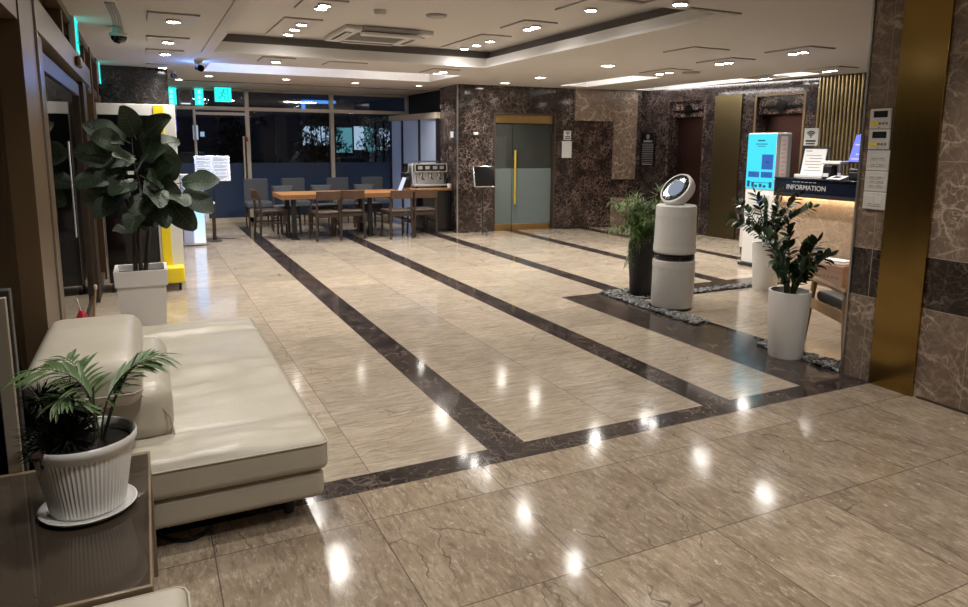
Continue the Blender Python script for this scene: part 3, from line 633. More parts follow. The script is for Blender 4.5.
def disc(name, label, cat, x, y, z, r, h, mat):
    t = thing(name, label, cat, (x, y, z)); MB().lathe([(r, 0), (r, -h * .5), (r * .86, -h)], n=28, cap0=False).build('cover', mat, t); MB().lathe([(r * .8, -h), (r * .8, -h - .003), (r * .7, -h - .003)], n=28).build('grille_plate', M['fixture_edge'] if mat is M['grey'] else M['fixture'], t); return t
disc('ceiling_speaker', 'round grey ceiling speaker in the tray beyond the air conditioner', 'speaker', 2.57, 6.35, H2, .10, .02, M['grey'])
disc('ceiling_speaker', 'round ceiling speaker beside the elevator spotlights', 'speaker', 6.72, 7.48, H1, .12, .018, M['grey'])
disc('smoke_detector', 'small white smoke detector on the tray ceiling before the air conditioner', 'smoke detector', 2.02, 6.36, H2, .055, .04, M['white'])
cm = thing('dome_camera', 'black dome camera on a white mount near the exit sign over the doors', 'security camera', (-.127, 7.01, H1))
MB().lathe([(.045, 0), (.045, -.05), (.075, -.055), (.075, -.075), (.07, -.08)], n=24, cap0=False).build('mount', M['white'], cm); MB().lathe([(.066, -.08), (.06, -.105), (.04, -.13), (.0, -.14)], n=24, cap1=False).build('dome', M['black_gloss'], cm)
mb = MB(); [mb.tube([(-.03 + k * .02, -.02, -.0), (-.03 + k * .02, -.6, -.006), (-.05 + k * .018, -1.2, -.004)], .006, 6) for k in range(4)]; mb.build('cable', M['grey'], cm)
cm = thing('bullet_camera', 'small black camera on the ceiling in the blue glow', 'security camera', (.67, 9.35, H1))
MB().lathe([(.05, 0), (.045, -.03), (.02, -.04)], n=18).build('mount', M['white'], cm); MB().cyl((.0, .08, -.075), (.02, -.10, -.10), .04, n=18).build('camera_body', M['black_gloss'], cm); MB().lathe([(.0, 0), (.012, .0), (.012, -.008), (0, -.008)], (0.02, .13, -.045), 12).build('added_blue_emitter', M['led_blue'], cm)  # glowing blue disc added to carry the ceiling tint
pl_ = bpy.data.lights.new('blue glow', 'POINT'); pl_.energy = 6.; pl_.color = (.15, .35, 1.); pl_.shadow_soft_size = .02; po_ = bpy.data.objects.new('added_blue_glow', pl_); COL.objects.link(po_); po_.parent = cm; po_.location = (.0, .10, -.24)  # point light added to tint the ceiling blue
cm = thing('bullet_camera', 'small dark camera by the top of the speckled stone pier', 'security camera', (.44, 10.9, H1)); MB().lathe([(.04, 0), (.035, -.03), (.015, -.04)], n=16).build('mount', M['white'], cm); MB().cyl((0, .05, -.06), (.02, -.09, -.075), .03, n=16).build('camera_body', M['black'], cm)

# ------------------------------------------------------------------ seating corner
sf = thing('leather_sofa', 'low cream leather sofa with back cushion along the dark glass doors', 'sofa', (.08, 3.55, 0))
O = Vector((.08, 3.55, 0)); L_ = lambda x0, x1, y0, y1: (x0 - .08, x1 - .08, y0 - 3.55, y1 - 3.55)
MB().rbox(*L_(-.40, .575, 2.625, 4.76), .095, .215, .03, 8).build('base', M['leather'], sf)
for y0, y1, sd in ((2.605, 2.90, 1), (2.90, 4.42, 5), (4.42, 4.78, 9)):
    c_ = MB().rbox(*L_(-.41, .59, y0, y1), .215, .352, .035, 26, .016, .018, sd=sd).build('seat_cushion', M['leather'], sf)
    x0, x1, a, b = L_(-.41, .59, y0, y1)
    if sd == 1: MB().tube([(x0 + .03, a - .002, .333), (x1 - .03, a - .002, .333), (x1 - .008, a + .008, .333), (x1, a + .03, .333), (x1, b, .333)], .0035, 6).build('piping', M['piping'], c_)
mb = MB(); x0, x1, a, b = L_(-.42, .045, 2.84, 3.66); pr_ = [(x0, .35), (x1, .35), (x1 - .01, .42), (x1 - .05, .50), (x1 - .12, .555), (x0, .57)]
mb.rbox(x0, x1, a, b, .34, .58, .075, 8); bk = mb.build('back_base', M['leather'], sf)
MB().tube([(x1 - .002, a + .012, .36), (x1 - .012, a + .012, .44), (x1 - .05, a + .012, .505), (x1 - .11, a + .012, .548), (x0 + .05, a + .012, .552)], .004, 6).build('piping', M['piping'], bk)
x0, x1, a, b = L_(-.43, -.055, 2.72, 3.56)
hb = MB().rbox(x0, x1, a, b, .545, .715, .055, 12, .018, .008, sd=3).build('back_cushion', M['leather'], sf)
MB().tube([(x0 + .03, a + .0, .60), (x1 - .03, a + .0, .60), (x1, a + .03, .60), (x1, b - .03, .60)], .0035, 6).build('piping', M['piping'], hb)
for x, y in ((-.3, 2.75), (.45, 2.75), (-.3, 4.6), (.45, 4.6)): MB().cyl((x - .08, y - 3.55, 0), (x - .08, y - 3.55, .1), .022, .03, 14).build('foot', M['leg'], sf)
sf = thing('leather_sofa', 'second cream leather sofa, only a rounded seat corner showing before the glass table', 'sofa', (-.215, 1.165, 0))
MB().rbox(-.21, .235, -.55, .52, .09, .235, .03, 6).build('base', M['leather'], sf)
c_ = MB().rbox(-.225, .245, -.56, .535, .235, .452, .03, 14, .012, .006, sd=2).build('seat_cushion', M['leather'], sf)
MB().tube([(-.2, .537, .437), (.22, .537, .437), (.24, .525, .437), (.247, .50, .437), (.247, -.5, .437)], .0035, 6).build('piping', M['piping'], c_)
for x, y in ((-.2, -.45), (.18, -.45), (-.2, .42), (.18, .42)): MB().cyl((x, y, 0), (x, y, .1), .022, .03, 14).build('foot', M['leg'], sf)

tb = thing('glass_side_table', 'square side table with smoked glass top in a bronze frame', 'table', (-.272, 2.126, 0))
W, D, HT = .229, .411, .45
mb = MB(); mb.box(-W, W, D - .02, D, HT - .03, HT); mb.box(-W, W, -D, -D + .012, HT - .03, HT); mb.box(W - .008, W, -D + .012, D - .02, HT - .03, HT); mb.box(-W, -W + .012, -D + .012, D - .02, HT - .03, HT); mb.build('top_frame', M['wood_table'], tb, bevel=.003)
mb = MB(); mb.box(-W + .012, W - .008, -D + .012, D - .02, HT - .010, HT - .002); mb.build('glass_top', M['smoke'], tb, smooth=False)
for sx in (-1, 1):
    for sy in (-1, 1): MB().box(sx * W - (.04 if sx > 0 else 0), sx * W + (0 if sx > 0 else .04), sy * D - (.04 if sy > 0 else 0), sy * D + (0 if sy > 0 else .04), 0, HT - .03).build('leg', M['wood_table'], tb, bevel=.003)
MB().box(-W + .01, W - .01, -D + .02, D - .02, .12, .145).build('lower_shelf', M['wood_table'], tb, bevel=.003)
for y in (-D + .005, D - .02): MB().box(-W + .02, W - .02, y, y + .015, HT - .11, HT - .03).build('apron', M['wood_table'], tb, smooth=False)
pn = thing('beige_panel', 'narrow beige upright panel with dark edge beside the sofa back', 'panel', (-.43, 2.575, 0))
MB().box(-.022, .018, -.032, -.012, 0, 1.02).build('front_board', M['panel_beige'], pn, bevel=.003); MB().box(-.022, .026, -.012, .03, 0, 1.04).build('dark_edge', M['leg'], pn, bevel=.003)
cb = tag(MB().tube([(-.09 + .02 * k, 2.86 - .2 * math.sin(k / 12 * 2.3) + .003 * k, .008) for k in range(13)], .008, 8).build('power_cable', M['black']), 'black cable lying on the floor under the cream sofa', 'cable')

# ---- pots and plants
def leaf_mesh(mb, base, dirv, upv, L, W, curl=.2, shape=None, fold=.12, n=6, wav=0):
    """one leaf blade as a curved strip of quads"""
    d = Vector(dirv).normalized(); s_ = d.cross(Vector(upv)).normalized(); u = s_.cross(d).normalized(); base = Vector(base)
    shape = shape or (lambda t: math.sin(PI * min(1, t * .95 + .04)) ** .7)
    vs = []; fs = []
    for i in range(n + 1):
        t = i / n; w = W / 2 * shape(t); c = base + d * (L * t) - u * (curl * L * t * t)
        wv = wav * math.sin(t * 9 + base.x * 40)
        vs += [c - s_ * w + u * (fold * w + wv), c, c + s_ * w + u * (fold * w - wv)]
    for i in range(n):
        a = i * 3; fs += [(a, a + 1, a + 4, a + 3), (a + 1, a + 2, a + 5, a + 4)]
    mb.add(vs, fs); return mb
# fluted white pot with palm and pine
pt = thing('fluted_pot', 'white fluted flower pot with a small palm and dark pine on the glass table', 'potted plant', (-.205, 2.19, HT + .0005))
mb = MB(); n_ = 192
mb.lathe([(.096, .014), (.099, .03), (.125, .186)], n=256, wav=.012, nw=64, cap0=True, cap1=False)
mb.lathe([(.125, .184), (.130, .187), (.134, .200), (.138, .206), (.139, .220), (.135, .225), (.130, .221), (.125, .19)], n=64, cap0=False, cap1=False); mb.build('pot', M['white_pot'], pt, ang=50)
mb = MB(); mb.lathe([(.0, .0), (.10, .0), (.118, .006), (.127, .016), (.123, .018), (.112, .010), (.0, .007)], n=48, cap0=False, cap1=False); mb.build('saucer', M['white_pot'], pt)
mb = MB(); mb.lathe([(.126, .192), (.10, .198), (.05, .205), (.0, .207)], n=32, cap0=False, cap1=False); mb.build('soil', M['soil'], pt)
rnd = random.Random(3)
def frond(mb, ms, pts, L=.125, n=17, t0=.34, seed=0):
    """arching palm frond: pts = quadratic bezier control points"""
    rr = random.Random(seed); a, b, c = [Vector(p) for p in pts]
    P_ = lambda t: a * (1 - t) ** 2 + b * 2 * t * (1 - t) + c * t * t
    ms.tube([P_(i / 10) for i in range(11)], [.0035 - .0025 * i / 10 for i in range(11)], 6)
    for i in range(n):
        t = t0 + (1 - t0) * i / (n - 1); p = P_(t); tg = (P_(min(1, t + .03)) - P_(t - .03)).normalized()
        sd = tg.cross(Vector((0, 0, 1))).normalized(); ll = L * (1 - .45 * abs((t - t0) / (1 - t0) - .4)) * rr.uniform(.85, 1.1)
        for sg in (-1, 1):
            d = (tg * .62 + sd * sg * .85 + Vector((0, 0, rr.uniform(-.25, .1)))).normalized()
            leaf_mesh(mb, p, d, (0, 0, 1), ll, .0135, rr.uniform(.10, .35), lambda q: math.sin(PI * min(1, q * .93 + .07)) ** .8, .3, 5)
    leaf_mesh(mb, c, (c - b).normalized(), (0, 0, 1), L * .6, .014, .3, None, .3, 4)
fm_, sm_ = MB(), MB()
frond(fm_, sm_, ((.03, -.02, .2), (.06, -.04, .44), (-.105, .0, .43)), seed=1); frond(fm_, sm_, ((.045, -.01, .2), (.06, -.03, .41), (.20, .0, .43)), seed=2)
frond(fm_, sm_, ((.035, .0, .2), (.02, -.06, .38), (-.045, -.09, .36)), .10, 15, seed=3); frond(fm_, sm_, ((.05, .01, .2), (.10, .05, .40), (.18, .06, .40)), .10, 15, seed=4)
frond(fm_, sm_, ((.04, .01, .2), (.03, .06, .40), (-.04, .12, .42)), .10, 14, seed=5)
sm_.tube([(.05, -.02, .2), (.09, -.01, .32), (.155, .0, .445)], .002, 5); sm_.tube([(.03, .01, .2), (.035, .01, .36)], .003, 5)
fo = fm_.build('palm_fronds', M['palm'], pt, smooth=True); sm_.build('stems', M['stem'], fo)
mb = MB()
for (x, y, z, r_, n_) in ((-.075, -.02, .25, .07, 420), (-.10, .03, .335, .05, 260), (-.03, -.05, .235, .07, 380), (-.035, .02, .345, .045, 240), (-.09, -.06, .23, .055, 300), (.0, .02, .26, .055, 260), (-.045, .0, .30, .055, 260), (-.06, .0, .22, .06, 260)):
    for k in range(n_):
        v = Vector((rnd.gauss(0, 1), rnd.gauss(0, 1), rnd.gauss(.2, .9))).normalized(); c_ = Vector((x, y, z)) + v * r_ * rnd.uniform(.05, .6)
        leaf_mesh(mb, c_, v, (rnd.random(), rnd.random(), .5), r_ * rnd.uniform(.5, .9), .0045, rnd.uniform(-.2, .3), None, .2, 2)
pi_ = mb.build('pine_foliage', M['pine'], pt, smooth=False)
mb = MB(); [mb.tube([(-.04 + .01 * k, 0, .2), (x, y, z)], .004, 5) for k, (x, y, z) in enumerate(((-.10, .03, .33), (-.035, .02, .34), (-.08, -.02, .26)))]; mb.build('stems', M['bark'], pi_)
mb = MB(); mb.lathe([(0, -.012), (.013, -.008), (.016, 0), (.012, .008), (0, .012)], (-.098, -.105, .222), 10, wav=.12, nw=5); mb.build('seed_cone', M['cone'], pt)

# fiddle leaf fig in square planter
pt = thing('fiddle_leaf_fig', 'fiddle leaf fig with big dark leaves in a square white planter', 'potted plant', (-.075, 6.28, 0))
mb = MB(); w0, w1 = .160, .178
def taper(mb, w0, w1, z0, z1, th=0):
    vs = [(sx * w, sy * w, z) for w, z in ((w0, z0), (w1, z1)) for sx, sy in ((-1, -1), (1, -1), (1, 1), (-1, 1))]
    mb.add(vs, [(i, (i + 1) % 4, (i + 1) % 4 + 4, i + 4) for i in range(4)])
taper(mb, w0, w1, 0, .36); mb.add([(-w0, -w0, 0), (w0, -w0, 0), (w0, w0, 0), (-w0, w0, 0)], [(3, 2, 1, 0)]); mb.build('planter', M['white_pot'], pt, smooth=False)
mb = MB(); taper(mb, .178, .19, .36, .36); taper(mb, .19, .195, .36, .485); taper(mb, .195, .172, .485, .485); taper(mb, .172, .168, .485, .43); mb.build('planter_rim', M['white_pot'], pt, smooth=False)
MB().box(-.169, .169, -.169, .169, .42, .435).build('soil', M['soil'], pt, smooth=False)
mb = MB(); tk = [[(0, 0, .43), (.0, .0, .75), (.04, .0, 1.1), (.0, .0, 1.36), (-.0, 0, 1.56)], [(.03, .03, .43), (.08, .02, .8), (.18, .0, 1.12), (.32, -.02, 1.3)], [(-.04, 0, .43), (-.03, .0, .9), (-.14, .02, 1.3), (-.2, 0, 1.48)]]
for q in tk: mb.tube(q, [.018 - .004 * i for i in range(len(q))], 8)
st_ = mb.build('trunk', M['bark'], pt)
mb = MB(); rb = MB(); rnd = random.Random(11)
figshape = lambda t: (.42 * math.sin(PI * min(1, t * 1.6 + .03)) if t < .3 else 0) * (1 - t / .3) + (math.sin(PI * (.12 + .86 * t)) ** .6) * min(1, .35 + t * 1.4)
# (x, z, dx, dz, length, towards viewer)
for x, z, dx, dz, L, dy in ((-.05, 1.62, -.75, .45, .33, -.5), (.0, 1.66, -.2, .75, .30, -.75), (.05, 1.66, .5, .55, .30, -.6), (-.08, 1.5, -1, .1, .36, -.3), (-.1, 1.35, -1, -.05, .36, -.4), (-.05, 1.22, -.8, -.35, .36, -.6), (-.02, 1.5, -.4, .05, .28, -.9),
        (.03, 1.5, .5, .2, .30, -.8), (.06, 1.4, .7, .25, .30, -.7), (.26, 1.30, -.12, 1, .32, -.45), (.30, 1.28, .85, .15, .33, -.55), (.18, 1.28, -.25, .3, .3, -.9), (.06, 1.25, .3, -.2, .33, -.9), (.32, 1.22, .65, -.55, .33, -.5), (.2, 1.15, .5, -.75, .35, -.55),
        (.08, 1.15, .35, -.7, .30, -.6), (.22, 1.2, .4, -.3, .30, -.85), (-.05, .80, -.6, .2, .20, -.75), (.0, .82, .4, .1, .18, -.85), (.05, 1.58, .95, .2, .27, .1), (-.18, 1.45, -.6, .5, .30, .3), (-.12, 1.3, -.7, -.5, .33, -.2), (.1, 1.35, .2, .3, .3, -.95),
        (-.02, 1.3, -.45, -.15, .33, -.85), (.0, 1.4, .15, .4, .3, -.9), (-.1, 1.6, -.5, .2, .3, -.8), (.0, 1.1, -.3, -.5, .28, -.8), (.0, 1.45, -.8, .3, .34, -.2), (.02, 1.32, .6, -.4, .34, -.3), (.0, 1.2, .1, -.8, .32, -.4), (-.06, 1.42, -.7, -.4, .32, -.4), (.12, 1.22, -.5, -.6, .3, -.4), (.05, 1.5, .3, .8, .3, -.2)):
    z -= .11 if z > .9 else 0; v = Vector((dx, dy, dz)).normalized()
    b_ = Vector((x * .95 + .03 + v.x * .04, v.y * .06, z)); uu = Vector((rnd.uniform(-.5, .5), -1.0, .45 + rnd.uniform(-.4, .4))); L *= .90; cl = rnd.uniform(.05, .35); leaf_mesh(mb, b_, v, uu, L, L * .68, cl, figshape, .22, 11, .011)
    s3 = v.cross(uu).normalized(); u3 = s3.cross(v).normalized(); ctr = lambda q: b_ + v * (L * q) - u3 * (cl * L * q * q)
    rb.tube([b_ - v * .05] + [ctr(q / 6) + u3 * .002 for q in range(7)], [.004, .004, .004, .0035, .003, .0025, .002, .001], 5)
    for q in range(2, 10):
        q /= 11; w3 = L * .34 * figshape(q + .12) * .8
        for sg in (-1, 1): rb.tube([ctr(q) + u3 * .003, ctr(q + .10) + s3 * sg * w3 + u3 * (.22 * w3 + .004)], [.0018, .0008], 4)
lv = mb.build('leaves', M['fig'], pt); rb.build('leaf_ribs', plain('pale leaf ribs', (.07, .10, .05), .5), lv)

# zamioculcas plants in tall round white pots
def zz(label, loc, rt, rb, h, seed, stems):
    t = thing('zamioculcas_plant', label, 'potted plant', loc)
    MB().lathe([(0, 0), (rb * .97, 0), (rb, .008), (rt, h - .01), (rt, h), (rt - .014, h), (rt - .02, h - .05)], n=48, cap0=False, cap1=False).build('pot', M['white_pot'], t)
    MB().lathe([(rt - .018, h - .05), (0, h - .03)], n=32, cap0=False, cap1=False).build('soil', M['soil'], t)
    rr = random.Random(seed); lm, sm = MB(), MB()
    for ang, lean, L in stems:
        a = R(ang); b0 = Vector((math.cos(a) * .03, math.sin(a) * .03, h - .04)); ou = Vector((math.cos(a), math.sin(a), 0))
        pts = [b0 + ou * (lean * (i / 10) ** 1.6) + Vector((0, 0, L * (i / 10) - .18 * lean * (i / 10) ** 3)) for i in range(11)]
        sm.tube(pts, [.010 - .007 * i / 10 for i in range(11)], 7)
        for i in range(13):
            q = 3 + i * 7 / 13; k = min(9, int(q)); f_ = q - k; p = pts[k].lerp(pts[k + 1], f_); tg = (pts[k + 1] - pts[k]).normalized()
            sd = tg.cross(Vector((math.sin(a + .6), -math.cos(a + .6), .3))).normalized() if i % 1 == 0 else None
            for sg in (-1, 1):
                d = (tg * .62 + sd * sg * .75 + Vector((rr.uniform(-.2, .2), rr.uniform(-.2, .2), rr.uniform(-.1, .2)))).normalized()
                leaf_mesh(lm, p, d, (rr.uniform(-.4, .4), rr.uniform(-.4, .4), 1), rr.uniform(.075, .105), .050, rr.uniform(.0, .35), lambda q_: math.sin(PI * min(1, q_ * .9 + .08)) ** .75, .15, 4)
        leaf_mesh(lm, pts[10], (pts[10] - pts[9]), (0, -1, .5), .08, .03, .1, None, .1, 4)
    fo = lm.build('foliage', M['zz'], t); sm.build('stems', M['stem'], fo)
zz('glossy zamioculcas in tall white pot beside the wooden armchair', (4.10, 3.43, 0), .143, .118, .485, 5, ((200, .30, .36), (150, .16, .46), (60, .10, .50), (300, .12, .42), (330, .22, .33), (20, .20, .38), (255, .18, .30), (110, .08, .40)))
zz('glossy zamioculcas in tall white pot in front of the check-in kiosk', (5.87, 5.24, 0), .148, .122, .49, 8, ((170, .45, .40), (150, .30, .52), (210, .22, .55), (100, .15, .58), (340, .45, .50), (320, .25, .60), (20, .20, .62), (260, .12, .50), (230, .42, .20)))
# feathery plant in black vase
t = thing('feathery_plant', 'bright green feathery plant in a tall black vase beside the air purifier', 'potted plant', (4.43, 5.50, 0))
MB().lathe([(0, 0), (.10, 0), (.108, .015), (.118, .2), (.132, .38), (.138, .48), (.128, .55), (.108, .59), (.118, .615), (.128, .62), (.12, .63), (.10, .60)], n=40, cap0=False, cap1=False).build('vase', M['vase'], t)
MB().lathe([(.108, .585), (0, .60)], n=24, cap0=False, cap1=False).build('soil', M['soil'], t)
lm, sm = MB(), MB(); rr = random.Random(21)
for k in range(40):
    a = rr.uniform(0, 2 * PI); lean = rr.uniform(.08, .28); Ls = rr.uniform(.18, .50); ou = Vector((math.cos(a) - .38, math.sin(a) - .1, 0)); dro = rr.uniform(.05, .5) if k % 4 else 1.5
    pts = [Vector((0, 0, .60)) + ou * (lean * (i / 8) ** 1.1) + Vector((0, 0, Ls * (i / 8) - dro * lean * 1.5 * (i / 8) ** 3)) for i in range(9)]
    sm.tube(pts, [.004 - .003 * i / 8 for i in range(9)], 5)
    for i in range(2, 9):
        for j in range(13):
            p = pts[i - 1].lerp(pts[i], rr.random()); d = ((pts[i] - pts[i - 1]).normalized() * .4 + Vector((rr.gauss(0, 1), rr.gauss(0, 1), rr.gauss(0, .7)))).normalized()
            leaf_mesh(lm, p, d, (0, 0, 1), rr.uniform(.06, .11), .011, rr.uniform(.1, .6), None, .1, 3)
fo = lm.build('foliage', M['fern'], t); sm.build('stems', M['stem'], fo)

# ---- pebble beds
def pebbles(label, x0, x1, y0, y1, n, seed):
    rr = random.Random(seed); mb = MB()
    for k in range(n):
        x = rr.uniform(x0, x1); y = rr.uniform(y0, y1); s_ = rr.uniform(.010, .021); q = Matrix.Rotation(rr.uniform(0, PI), 3, 'Z'); z = rr.uniform(.004, .02)
        if any((x - a) ** 2 + (y - b) ** 2 < c * c for a, b, c in ((4.43, 5.50, .13), (4.372, 4.965, .215), (4.10, 3.43, .145), (5.87, 5.24, .15), (4.52, 3.59, .05))): continue
        c_ = Vector((x, y, z)); dd = [q @ Vector((s_ * rr.uniform(.9, 1.5), 0, 0)), q @ Vector((0, s_ * rr.uniform(.7, 1.1), 0)), Vector((0, 0, s_ * .65))]
        vs = [c_ + dd[0], c_ + dd[1], c_ - dd[0], c_ - dd[1], c_ + (dd[0] + dd[1]) * .45 + dd[2], c_ + (dd[1] - dd[0]) * .45 + dd[2], c_ - (dd[0] + dd[1]) * .45 + dd[2], c_ + (dd[0] - dd[1]) * .45 + dd[2]]
        mb.add(vs, [(0, 1, 4), (1, 5, 4), (1, 2, 5), (2, 6, 5), (2, 3, 6), (3, 7, 6), (3, 0, 7), (0, 4, 7), (4, 5, 6, 7)])
    return tag(mb.build('pebbles', [M['pebble_' + c_] for c_ in 'abc'], smooth=False), label, 'pebbles', kind='stuff'), mb
for c_, col in (('a', (.24, .24, .235)), ('b', (.05, .05, .055)), ('c', (.12, .12, .115))): M['pebble_' + c_] = plain('pebble ' + c_, col, .4, var=.2)
for lab, b, n, sd in (('grey pebbles around the feathery plant vase and air purifier', (4.11, 4.62, 5.34, 5.76), 900, 1), ('grey pebbles under the air purifier on dark stone', (4.10, 4.27, 4.36, 5.34), 900, 2), ('grey pebbles at the foot of the marble wall by the armchair', (4.11, 4.27, 3.01, 3.72), 480, 3), ('grey pebbles behind the air purifier reaching the kiosk plant', (4.62, 6.3, 5.34, 5.46), 800, 4)):
    o, _ = pebbles(lab, *b, n, sd)
    rr = random.Random(sd); 
    nf = 9
    for i in range(0, len(o.data.polygons), nf):
        m_ = rr.randrange(3)
        for p in o.data.polygons[i:i + nf]: p.material_index = m_

# ---- tower air purifier
t = thing('air_purifier', 'pearl white two-tier tower air purifier with tilted round fan on pebbles', 'air purifier', (4.372, 4.965, 0))
r_ = .192
MB().lathe([(r_ - .012, 0), (r_ - .004, .025)], n=48).build('base_ring', M['black'], t)
lo = MB().lathe([(r_ - .004, .025), (r_, .035), (r_ - .002, .455), (r_ - .012, .462)], n=64).build('lower_body', M['grille'], t)
MB().lathe([(r_ - .02, .46), (r_ - .006, .475), (r_ - .006, .505), (r_ - .02, .52)], n=64, cap0=False, cap1=False).build('middle_band', M['black_gloss'], t)
MB().lathe([(r_ - .012, .522), (r_ - .002, .53), (r_ - .012, .955), (r_ - .024, .965)], n=64).build('upper_body', M['grille'], t)
for q_ in ([(r_ + .001, .40), (r_ + .001, .445)], [(r_ + .0005, .54), (r_ - .0005, .60)], [(r_ - .0085, .87), (r_ - .0105, .95)]): MB().lathe(q_, n=64, cap0=False, cap1=False).build('smooth_band', M['purifier'], t)
nrm = Vector((-.80, -.06, .61)).normalized(); q = nrm.to_track_quat('Z', 'Y').to_matrix().to_4x4(); Mf = Matrix.Translation((.02, .01, 1.09)) @ q @ Matrix.Scale(1.06, 4)
fanh = MB().lathe([(0, -.05), (.10, -.05), (.145, -.035), (.155, .0), (.155, .035), (.148, .045), (.135, .047), (.134, .038)], n=56, M=Mf, cap1=False).build('fan_head', M['purifier'], t)
MB().lathe([(.136, .047), (.132, .040), (.10, .036), (.0, .036)], n=48, M=Mf, cap0=False, cap1=False).build('fan_grille', M['black_gloss'], fanh)
mb = MB(); mb.lathe([(.082, .038), (.08, .044), (.0, .046)], n=40, M=Mf, cap0=False, cap1=False); mb.build('fan_display', M['fan_face'], fanh)
mb = MB()
for k in range(18): a = k * PI / 9; p0 = Mf @ Vector((.085 * math.cos(a), .085 * math.sin(a), .040)); p1 = Mf @ Vector((.13 * math.cos(a + .25), .13 * math.sin(a + .25), .042)); mb.bar(p0, p1, .004)
mb.build('fan_blades', M['steel_dark'], fanh, smooth=False)
MB().cyl((.02, .01, .96), (.02, .01, 1.05), .06, .045, 24).build('fan_neck', M['black_gloss'], t)
mb = MB()
for k in range(3): mb.box(.115, .155, -.150, -.148, .36 - k * .035, .375 - k * .035)
xf = Matrix.Rotation(0, 4, 'Z'); 
mb = MB()
for k in range(4):
    a0, a1 = R(-42), R(-34); rr_ = r_ + .002; z0, z1 = .26 + k * .04, .28 + k * .04
    mb.quad((rr_ * math.cos(a0), rr_ * math.sin(a0), z0), (rr_ * math.cos(a1), rr_ * math.sin(a1), z0), (rr_ * math.cos(a1), rr_ * math.sin(a1), z1), (rr_ * math.cos(a0), rr_ * math.sin(a0), z1))
mb.build('side_label', M['ink'], lo, smooth=False)

# ------------------------------------------------------------------ cabinet, light box and menu stand by the windows
t = thing('display_cabinet', 'tall black fronted cabinet with white and yellow edge bands behind the fig', 'cabinet', (-.02, 8.02, 0))
MB().box(-.365, .335, -.25, .25, .10, 1.87).build('body', M['white'], t, bevel=.006)
fp = MB().box(-.355, .115, -.262, -.25, .10, 1.76).build('front_panel', M['black_gloss'], t, bevel=.003)
MB().box(.135, .225, -.262, -.25, .10, 1.86).build('yellow_band', M['yellow'], t, bevel=.002)
MB().rbox(.12, .33, -.42, -.25, .085, .25, .02, 3).build('yellow_foot', M['yellow'], t)
mb = MB()
for (z, w) in ((1.18, .035), (1.11, .03), (.88, .03), (.86, .03)): mb.box(-.13, -.13 + w * 1.6, -.265, -.262, z, z + w)
for k in range(5): a = k * 2 * PI / 5; mb.bar((-.10, -.264, .72), (-.10 + .05 * math.sin(a), -.264, .72 + .05 * math.cos(a)), .014, .003, (0, 1, 0))
mb.build('icons', M['paper'], fp, smooth=False)
for x in (-.33, .28):
    for y in (-.34 if x > 0 else -.2, .2):
        c_ = MB().cyl((x - .012, y, .045), (x + .012, y, .045), .045, n=18).build('caster', M['black'], t)
        MB().box(x - .018, x + .018, y - .018, y + .018, .05, .10).build('fork', M['chrome'], c_, smooth=False)
t = thing('light_box_stand', 'low white box with pale blue glowing front below the menu board', 'light box', (.6, 11.05, 0))
MB().box(-.15, .16, -.12, .14, .01, 1.04).build('body', M['white'], t, bevel=.008)
MB().box(-.0, .15, -.128, -.12, .04, 1.02).build('lit_front', M['bluebox'], t, bevel=.003)
MB().box(-.14, -.01, -.126, -.12, .04, 1.02).build('lavender_front', plain('lavender white panel', (.52, .55, .72), .4, var=.02), t, bevel=.003)
mb = MB(); mb.box(.165, .19, -.10, .1, .35, .62); mb.box(.195, .215, -.10, .1, .35, .55); mb.build('leaflet_pocket', M['paper'], t, smooth=False)
t = thing('wooden_stand', 'short brown wooden post stand beside the pale blue light box', 'stand', (.91, 11.35, 0))
MB().box(-.025, .025, -.02, .02, .02, .56).build('post', M['wood_dark'], t, bevel=.004); MB().box(-.10, .10, -.10, .10, 0, .02).build('foot', M['wood_dark'], t, bevel=.004); MB().lathe([(0, 0), (.03, .01), (.03, .04), (0, .05)], (0, 0, .56), 14).build('white_knob', M['paper'], t)
t = thing('menu_board', 'lit menu board of white pages on a thin tripod stand', 'sign', (.95, 11.6, 0))
bx = Matrix.Translation((0, 0, 1.10)) @ Matrix.Rotation(R(-14), 4, 'X')
bd = MB(bx).box(-.26, .26, -.012, .012, -.20, .20).build('board', M['chrome'], t, bevel=.004)
mb = MB(bx); mb2 = MB(bx)
for i in range(2):
    for j in range(3):
        x0 = -.245 + i * .247; z0 = -.185 + j * .125; mb.box(x0, x0 + .235, -.016, -.012, z0, z0 + .115)
        for k in range(5):
            if (i + j + k) % 4: mb2.box(x0 + .02, x0 + .14 + .07 * ((k * 7 + j) % 3) / 2, -.0175, -.016, z0 + .016 + k * .019, z0 + .024 + k * .019)
mb.build('pages', M['menu_lit'], bd, smooth=False); mb2.build('printed_lines', M['ink'], bd, smooth=False)
mb = MB(); mb.cyl((0, .02, .02), (0, .02, 1.02), .011, n=10); mb.build('pole', M['steel_dark'], t)
for a in (90, 210, 330): MB().bar((0, .02, .012), (.32 * math.cos(R(a)), .02 + .32 * math.sin(R(a)), .008), .014, .012).build('leg', M['steel_dark'], t, smooth=False)
t = thing('wooden_stick', 'thin pale wooden stick leaning on the dark glass door behind the sofa', 'stick', (-.36, 4.95, 0))
MB().cyl((-.03, 0, .0), (.035, .0, .58), .007, n=8).build('shaft', M['wood_light'], t); MB().lathe([(0, 0), (.010, .005), (.010, .03), (0, .035)], (.036, 0, .575), 8).build('tip_cap', M['pink'], t)
t = thing('folded_umbrella', 'small red folded umbrella standing behind the sofa by the doors', 'umbrella', (-.41, 4.90, 0))
MB().lathe([(.008, 0), (.03, .08), (.038, .30), (.03, .42), (.012, .46)], n=10, wav=.12, nw=5).build('canopy', M['red'], t); MB().cyl((0, 0, .45), (-.02, .0, .54), .006, n=8).build('handle', M['pink'], t)

